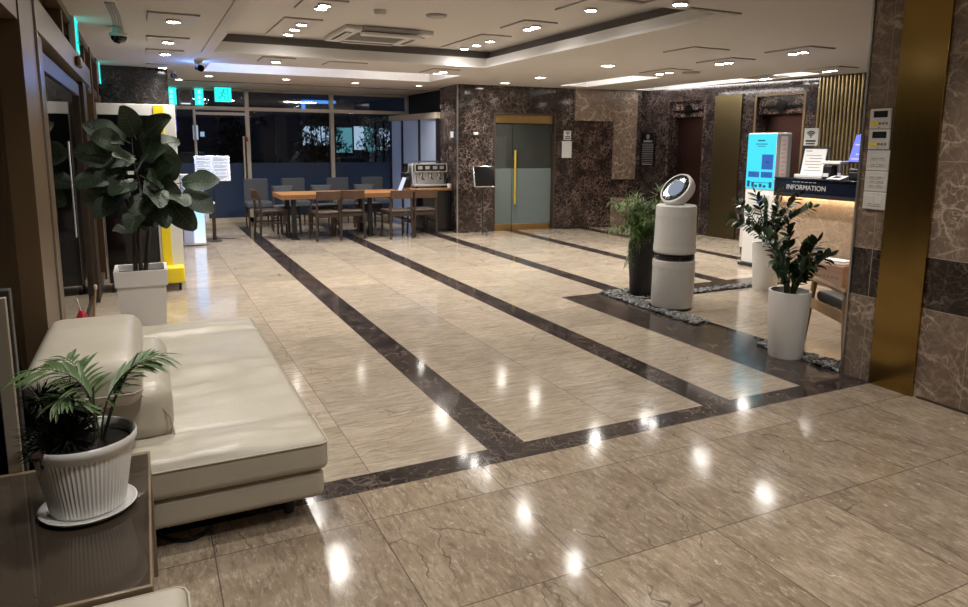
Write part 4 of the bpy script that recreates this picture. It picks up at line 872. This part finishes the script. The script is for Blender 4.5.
# ------------------------------------------------------------------ dining area
t = thing('dining_table', 'long wooden dining table with black pedestal legs by the window wall', 'table', (2.85, 11.40, 0))
MB().box(-.98, 1.08, -.42, .42, .632, .705).build('tabletop', M['wood'], t, bevel=.004)
for x in (-.78, .45):
    for y in (-.30, .25): MB().box(x - .035, x + .035, y - .035, y + .035, .02, .632).build('leg', M['black'], t, bevel=.003)
    MB().box(x - .06, x + .06, -.40, .36, .0, .025).build('foot_bar', M['black'], t, bevel=.003)
def wood_chair(name, label, loc, rz, group, grey=False):
    """faces local +y; back at -y"""
    t = thing(name, label, 'chair', loc, rz, group); w = .178; fr = M['wood_dark']
    for s_ in (-1, 1):
        MB().tube([(s_ * (w + .012), -.235, 0), (s_ * w, -.20, .43), (s_ * (w - .008), -.235, .76)], [.018, .021, .016], 8).build('leg', fr, t)
        MB().tube([(s_ * (w + .008), .215, 0), (s_ * (w - .005), .19, .42)], [.015, .020], 8).build('leg', fr, t)
        MB().bar((s_ * (w + .004), -.21, .25), (s_ * (w), .20, .25), .02, .026).build('stretcher', fr, t, smooth=False)
    MB().rbox(-w - .015, w + .015, -.215, .225, .415, .455, .018, 6, .006).build('seat', M['grey_fabric'] if grey else fr, t)
    for y in (.195, -.195): MB().bar((-w, y, .385), (w, y, .385), .018, .05).build('seat_rail', fr, t, smooth=False)
    mb = MB(); n_ = 10; vs = []
    for i in range(n_ + 1):
        a = -1 + 2 * i / n_; x = a * (w + .012); y = -.222 - .045 * (1 - a * a)
        for dy, z in ((0, .640), (0, .775), (-.022, .775), (-.022, .640)): vs.append((x, y + dy - (z - .61) * .12, z))
    fs = [(i * 4 + j, i * 4 + (j + 1) % 4, i * 4 + 4 + (j + 1) % 4, i * 4 + 4 + j) for i in range(n_) for j in range(4)] + [(3, 2, 1, 0), tuple(n_ * 4 + k for k in range(4))]
    mb.add(vs, fs); mb.build('backrest', M['grey_fabric'] if grey else M['wood_brown'], t, bevel=.005)
    return t
M['wood_brown'] = wood('mid brown back wood', (.06, .03, .016), (.115, .06, .03), .4, (3, 20, 20))
c0 = wood_chair('dining_chair', 'brown wooden dining chair before the table, first of the front row from the fig side', (2.50, 10.88, 0), .05, 'wooden chairs on the near side of the table')
for (x, y, a, lab) in ((2.925, 10.98, -.03, 'brown wooden dining chair pushed close against its neighbour at mid table'), (3.63, 10.72, .04, 'brown wooden dining chair pulled out farthest from the table'), (4.085, 10.78, -.06, 'brown wooden dining chair in front of the espresso counter')):
    dup(c0, (x, y, 0), a, lab, 'wooden chairs on the near side of the table')
dup(c0, (1.78, 11.42, 0), -PI / 2 + .1, 'brown wooden dining chair seen side-on at the short end of the table', 'wooden chair at the table end')
g0 = wood_chair('dining_chair', 'grey padded low chair across the table, nearest the table end', (2.12, 12.02, 0), PI, 'grey backed chairs on the far side of the table', True)
for (x, lab) in ((2.78, 'grey padded low chair across the table at the middle of its far side'), (3.55, 'grey padded low chair across the table closest to the espresso machine')): dup(g0, (x, 12.02, 0), PI, lab, 'grey backed chairs on the far side of the table')
def fabric_chair(label, loc, rz):
    t = thing('lounge_chair', label, 'chair', loc, rz, 'grey fabric chairs along the window')
    MB().rbox(-.225, .225, -.24, .24, .36, .47, .03, 6, .01).build('seat', M['grey_fabric'], t)
    MB().rbox(-.215, .215, -.27, -.20, .44, .86, .03, 6).build('backrest', M['grey_fabric'], t)
    for sx in (-1, 1):
        for sy in (-1, 1): MB().cyl((sx * .19, sy * .2, 0), (sx * .19, sy * .2, .37), .014, .018, 10).build('leg', M['wood_dark'], t)
    mb = MB()
    for sx in (-1, 1): mb.bar((sx * .19, -.2, .2), (sx * .19, .2, .2), .018)
    mb.build('stretcher', M['wood_dark'], t, smooth=False); return t
f0 = fabric_chair('grey fabric chair at the window beside the menu board', (1.80, 12.95, 0), PI)
for (x, lab) in ((2.46, 'grey fabric chair second along the window from the menu board'), (3.29, 'grey fabric chair along the window in front of a slim window post'), (3.97, 'grey fabric chair along the window next to the frosted partition')): dup(f0, (x, 12.95, 0), PI, lab)
t = thing('espresso_counter', 'black counter with orange wood top against the stone pillar', 'counter', (4.42, 11.38, 0))
MB().box(-.20, .30, -.33, .30, .06, .715).build('cabinet', M['black'], t, bevel=.004); MB().box(-.18, .28, -.30, .28, 0, .06).build('plinth', M['black'], t); MB().box(-.42, .32, -.36, .33, .715, .755).build('worktop', M['wood'], t, bevel=.003)
MB().box(-.21, -.205, -.32, .29, .08, .70).build('side_panel', M['black_gloss'], t, smooth=False)
t = thing('espresso_machine', 'chrome espresso machine on the counter by the stone pillar', 'coffee machine', (4.42, 11.40, .755)); t.scale = (.88, 1, 1)
MB().box(-.34, .33, -.10, .26, .06, .40).build('body', M['machine'], t, bevel=.01)
MB().box(-.32, .33, -.19, .26, .285, .40).build('control_head', M['black'], t, bevel=.008)
mb = MB(); mb.box(-.33, .34, -.205, -.19, .265, .285); mb.box(-.33, .34, -.205, -.19, .395, .415); mb.box(-.335, -.315, -.205, -.19, .28, .40); mb.box(.325, .345, -.205, -.19, .28, .40); mb.build('chrome_trim', M['machine'], t, bevel=.003)
for x in (-.22, -.07, .09, .23): MB().box(x - .045, x + .045, -.200, -.19, .315, .37).build('button_plate', M['machine'], t, bevel=.002)
for x in (-.17, .02, .20):
    g_ = MB().lathe([(.034, .18), (.038, .20), (.038, .265)], (x, -.12, 0), 18).build('group_head', M['chrome'], t); MB().lathe([(.02, .135), (.033, .15), (.034, .178)], (x, -.12, 0), 18).build('portafilter', M['chrome'], g_); MB().cyl((x, -.15, .165), (x, -.26, .15), .012, n=10).build('portafilter_handle', M['black'], g_)
for x in (-.30, .30): MB().tube([(x, -.12, .27), (x, -.17, .24), (x + .02, -.18, .08)], .007, 8).build('steam_wand', M['chrome'], t)
MB().box(-.30, .30, -.115, -.10, .06, .265).build('splash_plate', M['machine'], t, bevel=.002); MB().box(-.36, .36, -.25, -.02, .03, .062).build('drip_tray', M['machine'], t, bevel=.005)
for x in (-.28, .26):
    for y in (-.16, .2): MB().cyl((x, y, 0), (x, y, .06), .02, n=12).build('foot', M['black'], t)
mb = MB(); [mb.tube([(-.30, -.15 + .38 * k, .40), (-.30, -.15 + .38 * k, .445), (.30, -.15 + .38 * k, .445), (.30, -.15 + .38 * k, .40)], .006, 6) for k in (0, 1)]; mb.build('cup_rail', M['chrome'], t)
mb = MB()
t = thing('coffee_grinder', 'black coffee grinder standing beside the espresso machine', 'coffee grinder', (4.035, 11.42, .7555))
MB().rbox(-.055, .05, -.10, .10, 0, .26, .02, 4).build('body', M['black'], t); MB().lathe([(.03, .26), (.045, .30), (.052, .40), (.05, .41)], n=20).build('bean_hopper', M['black_gloss'], t); MB().rbox(-.03, .03, -.15, -.10, .12, .19, .012, 3).build('doser', M['steel_dark'], t)
t = tag(MB().lathe([(0, 0), (.03, .002), (.036, .05), (.038, .07), (.034, .068), (.03, .01), (0, .008)], (4.70, 11.06, .7555), 20, cap0=False, cap1=False).build('coffee_cup', M['white_pot']), 'small white cup on the orange counter edge before the pillar', 'cup')
t = thing('menu_holder', 'slanted pale blue menu card standing on the dining table end', 'menu holder', (3.84, 11.18, .7055))
MB(Matrix.Rotation(R(22), 4, 'Y')).box(-.004, .004, -.085, .085, .012, .25).build('card', M['menu_lit'], t, smooth=False); MB().box(-.05, .06, -.09, .09, 0, .012).build('base', M['white'], t, bevel=.002)
t = thing('tablet_stand', 'black tablet sign on a thin pole stand before the dark pillar', 'sign', (5.00, 10.32, 0))
bx = Matrix.Translation((0, 0, .975)) @ Matrix.Rotation(R(-14), 4, 'Z') @ Matrix.Rotation(R(-24), 4, 'X')
bd = MB(bx).rbox(-.175, .175, -.018, .012, -.185, .185, .012, 4).build('board', M['chrome'], t); MB(bx).box(-.155, .172, -.022, -.017, -.172, .175).build('screen', M['black_gloss'], bd, bevel=.002)
MB().cyl((0, .03, .01), (0, .03, .95), .011, n=10).build('pole', M['steel_dark'], t)
for a in (30, 150, 270): MB().bar((0, .03, .10), (.17 * math.cos(R(a)), .03 + .17 * math.sin(R(a)), .006), .010, .010).build('leg', M['steel_dark'], t, smooth=False)

# ------------------------------------------------------------------ reception
t = thing('reception_desk', 'marble reception desk with dark navy sign fascia lit from below', 'reception desk', (6.82, 4.5, 0))
MB().box(.06, .50, -1.55, 1.515, 0, .94).build('stone_front', M['desk_stone'], t, smooth=False); t.children[0].data.transform(Matrix.Translation((0, 0, 0)))
fa = MB().box(-.03, .55, -1.55, 1.515, .945, 1.125).build('fascia', M['navy'], t, bevel=.005)
MB().box(-.045, .57, -1.56, 1.52, 1.125, 1.14).build('countertop', M['navy'], t, bevel=.004); MB().box(-.038, -.02, -1.55, 1.515, .920, .962).build('lower_line', M['steel_dark'], fa, smooth=False)
MB().box(.0, .03, -1.5, 1.47, .935, .945).build('light_strip', M['led_desk'], t, smooth=False)
Mt = axes((-.0315, 1.075, 1.03), (0, -1, 0), (0, 0, 1)); lettering('lettering', 'INFORMATION', .078, M['silver'], fa, Mt, .0015, .001)
mb = MB()
for k in range(6): mb.box(-.0325, -.0305, 0.94 + k * .055, .98 + k * .055, 1.092, 1.098)
mb.build('small_caption', M['silver'], fa, smooth=False)
t = thing('check_in_kiosk', 'upright check-in kiosk with glowing cyan touch screen beside the desk', 'kiosk', (6.93, 6.26, 0))
MB().box(-.125, .125, -.22, .22, .04, 1.66).build('body', M['white'], t, bevel=.01); MB().box(-.16, .16, -.24, .24, 0, .04).build('foot_plate', M['steel_dark'], t, bevel=.004)
MB().box(-.12, .12, -.224, -.218, .98, 1.64).build('side_cover', M['grey'], t, smooth=False)
MB().box(-.06, .05, -.230, -.224, 1.12, 1.62).build('side_notice', M['pink'], t, smooth=False)
mb = MB(); [mb.box(-.045, .035 - .02 * (k % 3), -.2315, -.230, 1.16 + k * .05, 1.172 + k * .05) for k in range(9)]; mb.build('notice_lines', M['orange'], t, smooth=False)
sc = MB().box(-.131, -.125, -.215, .215, .98, 1.645).build('screen', M['screen'], t, smooth=False)
mb = MB(); mb.box(-.134, -.131, -.19, -.02, 1.22, 1.40); mb.build('screen_button', M['screen_btn'], sc, smooth=False)
for a, b in ((-.19, -.02), (.01, .18)): MB().box(-.134, -.131, a, b, 1.12, 1.19).build('screen_button', M['screen_btn'], sc, smooth=False)
mb = MB(); [mb.box(-.134, -.131, y0, y1, z0, z1) for y0, y1, z0, z1 in ((-.05, .06, 1.56, 1.575), (-.09, .09, 1.52, 1.53), (-.06, .06, 1.495, 1.503), (-.13, -.08, 1.30, 1.315), (-.13, -.08, 1.15, 1.16), (.07, .12, 1.15, 1.16))]; mb.build('screen_marks', M['screen_dark'], sc, smooth=False)
mb = MB(); [mb.box(-.134, -.131, y - .02, y + .02, 1.0, 1.0 + h) for y, h in ((-.17, .07), (-.08, .03), (-.02, .045), (.05, .03), (.1, .06), (.17, .075))]; mb.box(-.134, -.131, -.19, .19, 1.055, 1.062); mb.build('screen_picture', M['screen_dark'], sc, smooth=False)
MB().box(-.15, -.125, -.15, .15, .74, .92).build('card_reader', M['ivory'], t, bevel=.006); MB().box(-.152, -.15, -.10, .0, .80, .87).build('card_slot', M['screen_btn'], t, smooth=False)
def on_desk(name, label, cat, x, y): return thing(name, label, cat, (x, y, 1.1405))
t = on_desk('document_holder', 'clear document holder with white notice page on the reception desk', 'notice', 7.02, 5.72)
bx = Matrix.Rotation(R(10), 4, 'Y')
MB(bx).box(.0, .012, -.19, .17, .01, .36).build('backing_board', M['black'], t, bevel=.003); pg = MB(bx).box(-.006, .0, -.165, .135, .03, .335).build('page', M['paper'], t, smooth=False)
mb = MB(bx); [mb.box(-.0075, -.006, -.13 + .02 * (k % 2), .10 - .05 * (k % 3 == 1), .08 + k * .035, .086 + k * .035) for k in range(6)]; mb.box(-.0075, -.006, .03, .11, .305, .315); mb.build('printed_lines', M['ink'], pg, smooth=False); MB().box(-.05, .08, -.20, .18, 0, .035).build('base', M['white'], t, bevel=.004)
t = on_desk('wifi_sign', 'white sign plate with fan symbol standing above the document holder', 'sign', 7.22, 5.90)
MB().cyl((0, 0, 0), (0, 0, .40), .008, n=8).build('post', M['steel_dark'], t); MB().box(-.05, .05, -.05, .05, 0, .008).build('base', M['steel_dark'], t); pl = MB().box(-.012, -.006, -.10, .10, .37, .575).build('sign_plate', M['paper'], t, bevel=.002)
mb = MB(axes((-.0135, .0, .47), (0, -1, 0), (0, 0, 1)) @ Matrix.Rotation(-PI / 2, 4, 'X')); wifi_marks(mb, 0, 0, .15, 0); mb.box(-.07, .07, -.002, .001, -.055, -.035); mb.box(-.06, .06, -.002, .001, -.085, -.07); mb.build('symbol', M['ink_black'], pl)
t = on_desk('card_terminal', 'white card terminal printer with black front on the reception desk', 'card terminal', 7.02, 5.41)
MB().rbox(-.06, .10, -.02, .10, 0, .15, .015, 4).build('printer_body', M['black'], t); MB().rbox(-.07, .08, -.13, .11, .16, .20, .012, 4).build('top_cover', M['white'], t); MB().bar((.02, -.07, 0), (.02, -.06, .165), .035, .05).build('stand', M['white'], t, bevel=.006); MB().box(-.07, -.06, .01, .08, .02, .06).build('paper_slot', M['white'], t, smooth=False)
t = on_desk('desk_phone', 'black desk phone beside white booklet on the reception desk', 'phone', 7.03, 5.06)
MB().rbox(-.10, .10, -.10, .10, 0, .09, .02, 4).build('phone_body', M['black'], t); MB().rbox(-.09, -.04, -.11, .11, .085, .12, .015, 4).build('handset', M['black'], t)
t = on_desk('booklet', 'white folded booklet with dark picture lying tilted on reception desk', 'booklet', 6.89, 5.25)
bx = Matrix.Rotation(R(-14), 4, 'Y'); MB(bx).box(-.07, .07, -.09, .09, .018, .024).build('cover', M['paper'], t, smooth=False); MB(bx).box(-.03, .04, -.04, .05, .024, .0255).build('cover_picture', M['ink_black'], t, smooth=False); MB().box(-.06, .07, -.085, .085, 0, .008).build('pages', M['paper'], t, smooth=False)
t = on_desk('computer_monitor', 'tilted computer monitor glowing violet blue on the reception desk', 'monitor', 7.27, 5.22)
bx = Matrix.Translation((0, 0, .34)) @ Matrix.Rotation(R(-10), 4, 'Z') @ Matrix.Rotation(R(16), 4, 'Y')
MB(bx).box(.0, .03, -.26, .20, -.17, .17).build('casing', M['black'], t, bevel=.005); sc = MB(bx).box(-.004, .0, -.25, .19, -.155, .16).build('screen', M['monitor'], t, smooth=False)
mb = MB(bx); [mb.box(-.006, -.004, -.24, .16 - .05 * (k % 3), -.13 + k * .055, -.115 + k * .055) for k in range(5)]; mb.build('screen_bands', M['monitor_lt'], sc, smooth=False); MB().cyl((.06, 0, 0), (.03, 0, .26), .02, n=12).build('stand', M['black'], t); MB().box(-.04, .14, -.1, .1, 0, .012).build('base', M['black'], t, bevel=.003)
# carton at the foot of the desk
t = thing('parcel_box', 'brown cardboard carton on the floor at the foot of the desk', 'box', (6.66, 5.02, 0), .05)
MB().box(-.10, .10, -.17, .17, 0, .245).build('carton', M['carton'], t, bevel=.004); mb = MB(); [mb.box(-.1015, -.10, -.12 + k * .05, -.085 + k * .05, .10, .13) for k in range(5)]; mb.build('print_marks', M['ink'], t, smooth=False); MB().box(-.1012, -.10, -.17, .17, .18, .185).build('seam', M['ink'], t, smooth=False)
t = thing('paper_stack', 'pale pink stack of papers lying on top of the cardboard carton', 'papers', (6.67, 5.02, .2455), .15); MB().rbox(-.08, .09, -.15, .14, 0, .028, .008, 3).build('lower_sheets', M['pink'], t); MB().rbox(-.07, .08, -.13, .13, .029, .05, .006, 3).build('upper_sheets', M['paper'], t)
t = thing('floor_sign', 'small pale pink card stand on floor in front of brass pilaster', 'sign', (7.55, 7.15, 0))
MB().box(-.03, .03, -.06, .06, .09, .40).build('card', M['pink'], t, bevel=.004)
for y in (-.05, .05): MB().cyl((0, y, 0), (0, y, .10), .008, n=8).build('leg', M['wood_dark'], t)
# armchair
t = thing('wooden_armchair', 'honey wood armchair with black seat pad behind the marble wall end', 'chair', (4.655, 3.225, 0), R(-27.5))
for s_ in (-1, 1):
    MB().tube([(s_ * .285, .335, 0), (s_ * .27, .25, .50)], [.017, .022], 10).build('leg', M['wood_light'], t); MB().tube([(s_ * .275, -.30, 0), (s_ * .262, -.22, .40), (s_ * .255, -.28, .78)], [.017, .021, .016], 10).build('leg', M['wood_light'], t)
    MB().rbox(s_ * .272 - .03, s_ * .272 + .03, -.27, .30, .495, .522, .012, 5).build('armrest', M['wood_light'], t); MB().bar((s_ * .268, -.235, .32), (s_ * .272, .27, .32), .026, .075).build('side_rail', M['wood_light'], t, bevel=.004)
MB().bar((-.26, .25, .32), (.26, .25, .32), .026, .06).build('front_rail', M['wood_light'], t, bevel=.004); MB().rbox(-.25, .25, -.23, .265, .345, .42, .03, 6, .012).build('seat', M['black_seat'], t); MB(Matrix.Translation((0, -.245, .60)) @ Matrix.Rotation(R(-10), 4, 'X')).rbox(-.24, .24, -.025, .03, -.17, .17, .025, 5).build('backrest', M['black_seat'], t)
MB().bar((-.255, -.275, .75), (.255, -.275, .75), .024, .05).build('top_rail', M['wood_light'], t, bevel=.004)

# ------------------------------------------------------------------ controls on the marble wall
def ctrl(label, z, y0, y1):
    t = thing('thermostat', label, 'thermostat', (4.13, (y0 + y1) / 2, z), group='thermostats on the marble wall'); w = (y1 - y0) / 2
    MB().rbox(-.018, 0, -w, w, -.062, .062, .006, 4).build('casing', M['ivory'], t); MB().box(-.020, -.017, -w * .72, w * .62, .008, .048).build('display', M['lcd'], t, bevel=.001)
    MB().box(-.020, -.017, w * .10, w * .85, -.038, -.018).build('yellow_label', M['yellow'], t, smooth=False)
    mb = MB(); [mb.box(-.0195, -.017, -w * .8 + k * .022, -w * .8 + k * .022 + .014, -.036, -.022) for k in range(3)]; mb.box(-.0195, -.017, -.004, .006, -.055, -.050); mb.build('buttons', M['ink'], t, smooth=False)
ctrl('ivory wall thermostat with dark display, upper of the two beside the gold panel', 1.672, 2.808, 2.945); ctrl('ivory wall thermostat with dark display, lower of the two above the switches', 1.546, 2.805, 2.942)
def switch(label, z0, z1, rows, cols):
    t = thing('light_switch', label, 'light switch', (4.13, 2.868, (z0 + z1) / 2), group='switch plates on the marble wall'); h = (z1 - z0) / 2
    MB().rbox(-.012, 0, -.078, .078, -h, h, .005, 4).build('plate', M['ivory'], t)
    for i in range(rows):
        for j in range(cols):
            y0 = -.052 + j * .104 / cols; zz = -h * .62 + i * 1.24 * h / rows; rk = MB().box(-.016, -.011, y0 + .003, y0 + .104 / cols - .003, zz + .003, zz + 1.24 * h / rows - .003).build('rocker', M['ivory'], t, bevel=.002)
            MB().box(-.0165, -.0158, y0 + .012, y0 + .104 / cols - .012, zz + .012, zz + .016).build('mark', M['ink'], rk, smooth=False)
switch('ivory switch plate of four rockers directly under the lower thermostat', 1.352, 1.480, 2, 2); switch('ivory switch plate of six rockers, middle of the switch column', 1.222, 1.350, 3, 2); switch('ivory switch plate of two rockers at the bottom of the switch column', 1.110, 1.220, 1, 2)

# ------------------------------------------------------------------ night street behind the windows
rr = random.Random(5)
t = thing('street_building', 'dark building across the street with lit cyan and white shop windows', 'building', (4.5, 24, -.02))
MB().box(-10, 9, 0, 3, 0, 7).build('facade', M['facade'], t, smooth=False)
for (x0, x1, z0, z1, m_) in ((-3.05, -2.9, 1.6, 2.05, 'white'), (-2.84, -2.72, 1.7, 1.85, 'white'), (1.47, 2.03, 1.2, 2.05, 'cyan'), (2.1, 2.45, 1.3, 2.1, 'white'), (2.47, 2.85, 1.25, 2.1, 'cyan'), (2.95, 3.5, 1.3, 2.05, 'white'), (.35, 1.3, 1.45, 2.08, 'white'), 
        (-4.3, -3.9, 2.3, 2.5, 'white'), (-3.85, -3.5, 2.3, 2.5, 'violet'), (-4.3, -3.5, 1.85, 2.2, 'violet')):
    f_ = MB().box(x0 - .05, x1 + .05, -.06, 0, z0 - .05, z1 + .05).build('window', M['facade'], t, smooth=False); MB().box(x0, x1, -.08, -.06, z0, z1).build('pane', M['window_' + m_], f_, smooth=False)
mb = MB(); mb.box(.35, 1.45, -.2, 0, 2.84, 2.93); mb.box(.35, .44, -.2, 0, 2.62, 2.9); mb.build('blue_light_line', M['window_blue'], t, smooth=False)
for k, (x, y, h, w, lab) in enumerate(((4.0, 17.2, 2.3, .75, 'dark garden shrub outside the window before the cyan shop windows'), (5.55, 17.5, 2.25, .7, 'dark garden shrub outside the window near the slim post'), (7.1, 17.8, 2.2, .7, 'dark garden shrub outside the window behind the frosted partition edge'), (2.0, 18, 2.2, .6, 'dark garden shrub outside the window behind the menu board'))):
    t = thing('garden_shrub', lab, 'shrub', (x, y, -.02)); mb = MB()
    for q in range(90):
        c_ = Vector((rr.gauss(0, .42) * w, rr.gauss(0, .25) * w, h * rr.uniform(.2, 1)))
        for i in range(30): leaf_mesh(mb, c_ + Vector((rr.gauss(0, .07), rr.gauss(0, .07), rr.gauss(0, .06))), (rr.gauss(0, 1), rr.gauss(0, 1), rr.gauss(0, .6)), (0, 0, 1), .12, .05, .2, None, .1, 2)
    mb.build('foliage', M['bush'], t); mb = MB(); [mb.tube([(0, 0, 0), (.1 * q, .04 * q, h * .5), (.22 * q * w, 0, h * 1.02)], [.03, .02, .010], 6) for q in (-2.4, -1.5, -.6, .3, 1.1, 2.2)]; mb.build('stems', M['bark'], t)

# ------------------------------------------------------------------ night sky and added outdoor lights
W_ = bpy.data.worlds.new('night sky'); S.world = W_; W_.use_nodes = True; W_.node_tree.nodes['Background'].inputs[0].default_value = (.10, .18, .45, 1); W_.node_tree.nodes['Background'].inputs[1].default_value = .012
def point(name, p, loc, col, r=.05):
    l = bpy.data.lights.new(name, 'POINT'); l.energy = p; l.color = col; l.shadow_soft_size = r; o = bpy.data.objects.new(name, l); COL.objects.link(o); o.location = loc; return o
point('added_cool_light', 260, (9.5, 19, 4.2), (.45, .6, 1.), .25)          # unseen cold light added outside to tint the frosted partition

point('added_cool_light', 160, (1.6, 18.5, 4.8), (.50, .62, 1.), .5)         # unseen cool light added to tint the far floor through the panes

# ------------------------------------------------------------------ camera
f_px, cyp = 696.07, 254.79; yaw, pitch, roll = .45226, .157503, .0067868
fw = Vector((math.sin(yaw) * math.cos(pitch), math.cos(yaw) * math.cos(pitch), -math.sin(pitch))); rt = Vector((math.cos(yaw), -math.sin(yaw), 0)); up = rt.cross(fw)
r2 = rt * math.cos(roll) + up * math.sin(roll); u2 = up * math.cos(roll) - rt * math.sin(roll)
cam = bpy.data.cameras.new('camera'); co = bpy.data.objects.new('camera', cam); COL.objects.link(co)
co.matrix_world = Matrix(((r2.x, u2.x, -fw.x, 0), (r2.y, u2.y, -fw.y, 0), (r2.z, u2.z, -fw.z, 1.5), (0, 0, 0, 1)))
cam.sensor_fit = 'HORIZONTAL'; cam.sensor_width = 36; cam.lens = f_px * 36 / 968; cam.shift_y = -(303.5 - cyp) / 968; cam.clip_start = .05
S.camera = co
S.view_settings.view_transform = 'Standard'; S.view_settings.look = 'None'; S.view_settings.gamma = 1; S.view_settings.use_curve_mapping = False
S.view_settings.exposure = .35
S.cycles.use_denoising = True; S.cycles.sample_clamp_indirect = 4; S.cycles.max_bounces = 8; S.cycles.caustics_reflective = False; S.cycles.caustics_refractive = False
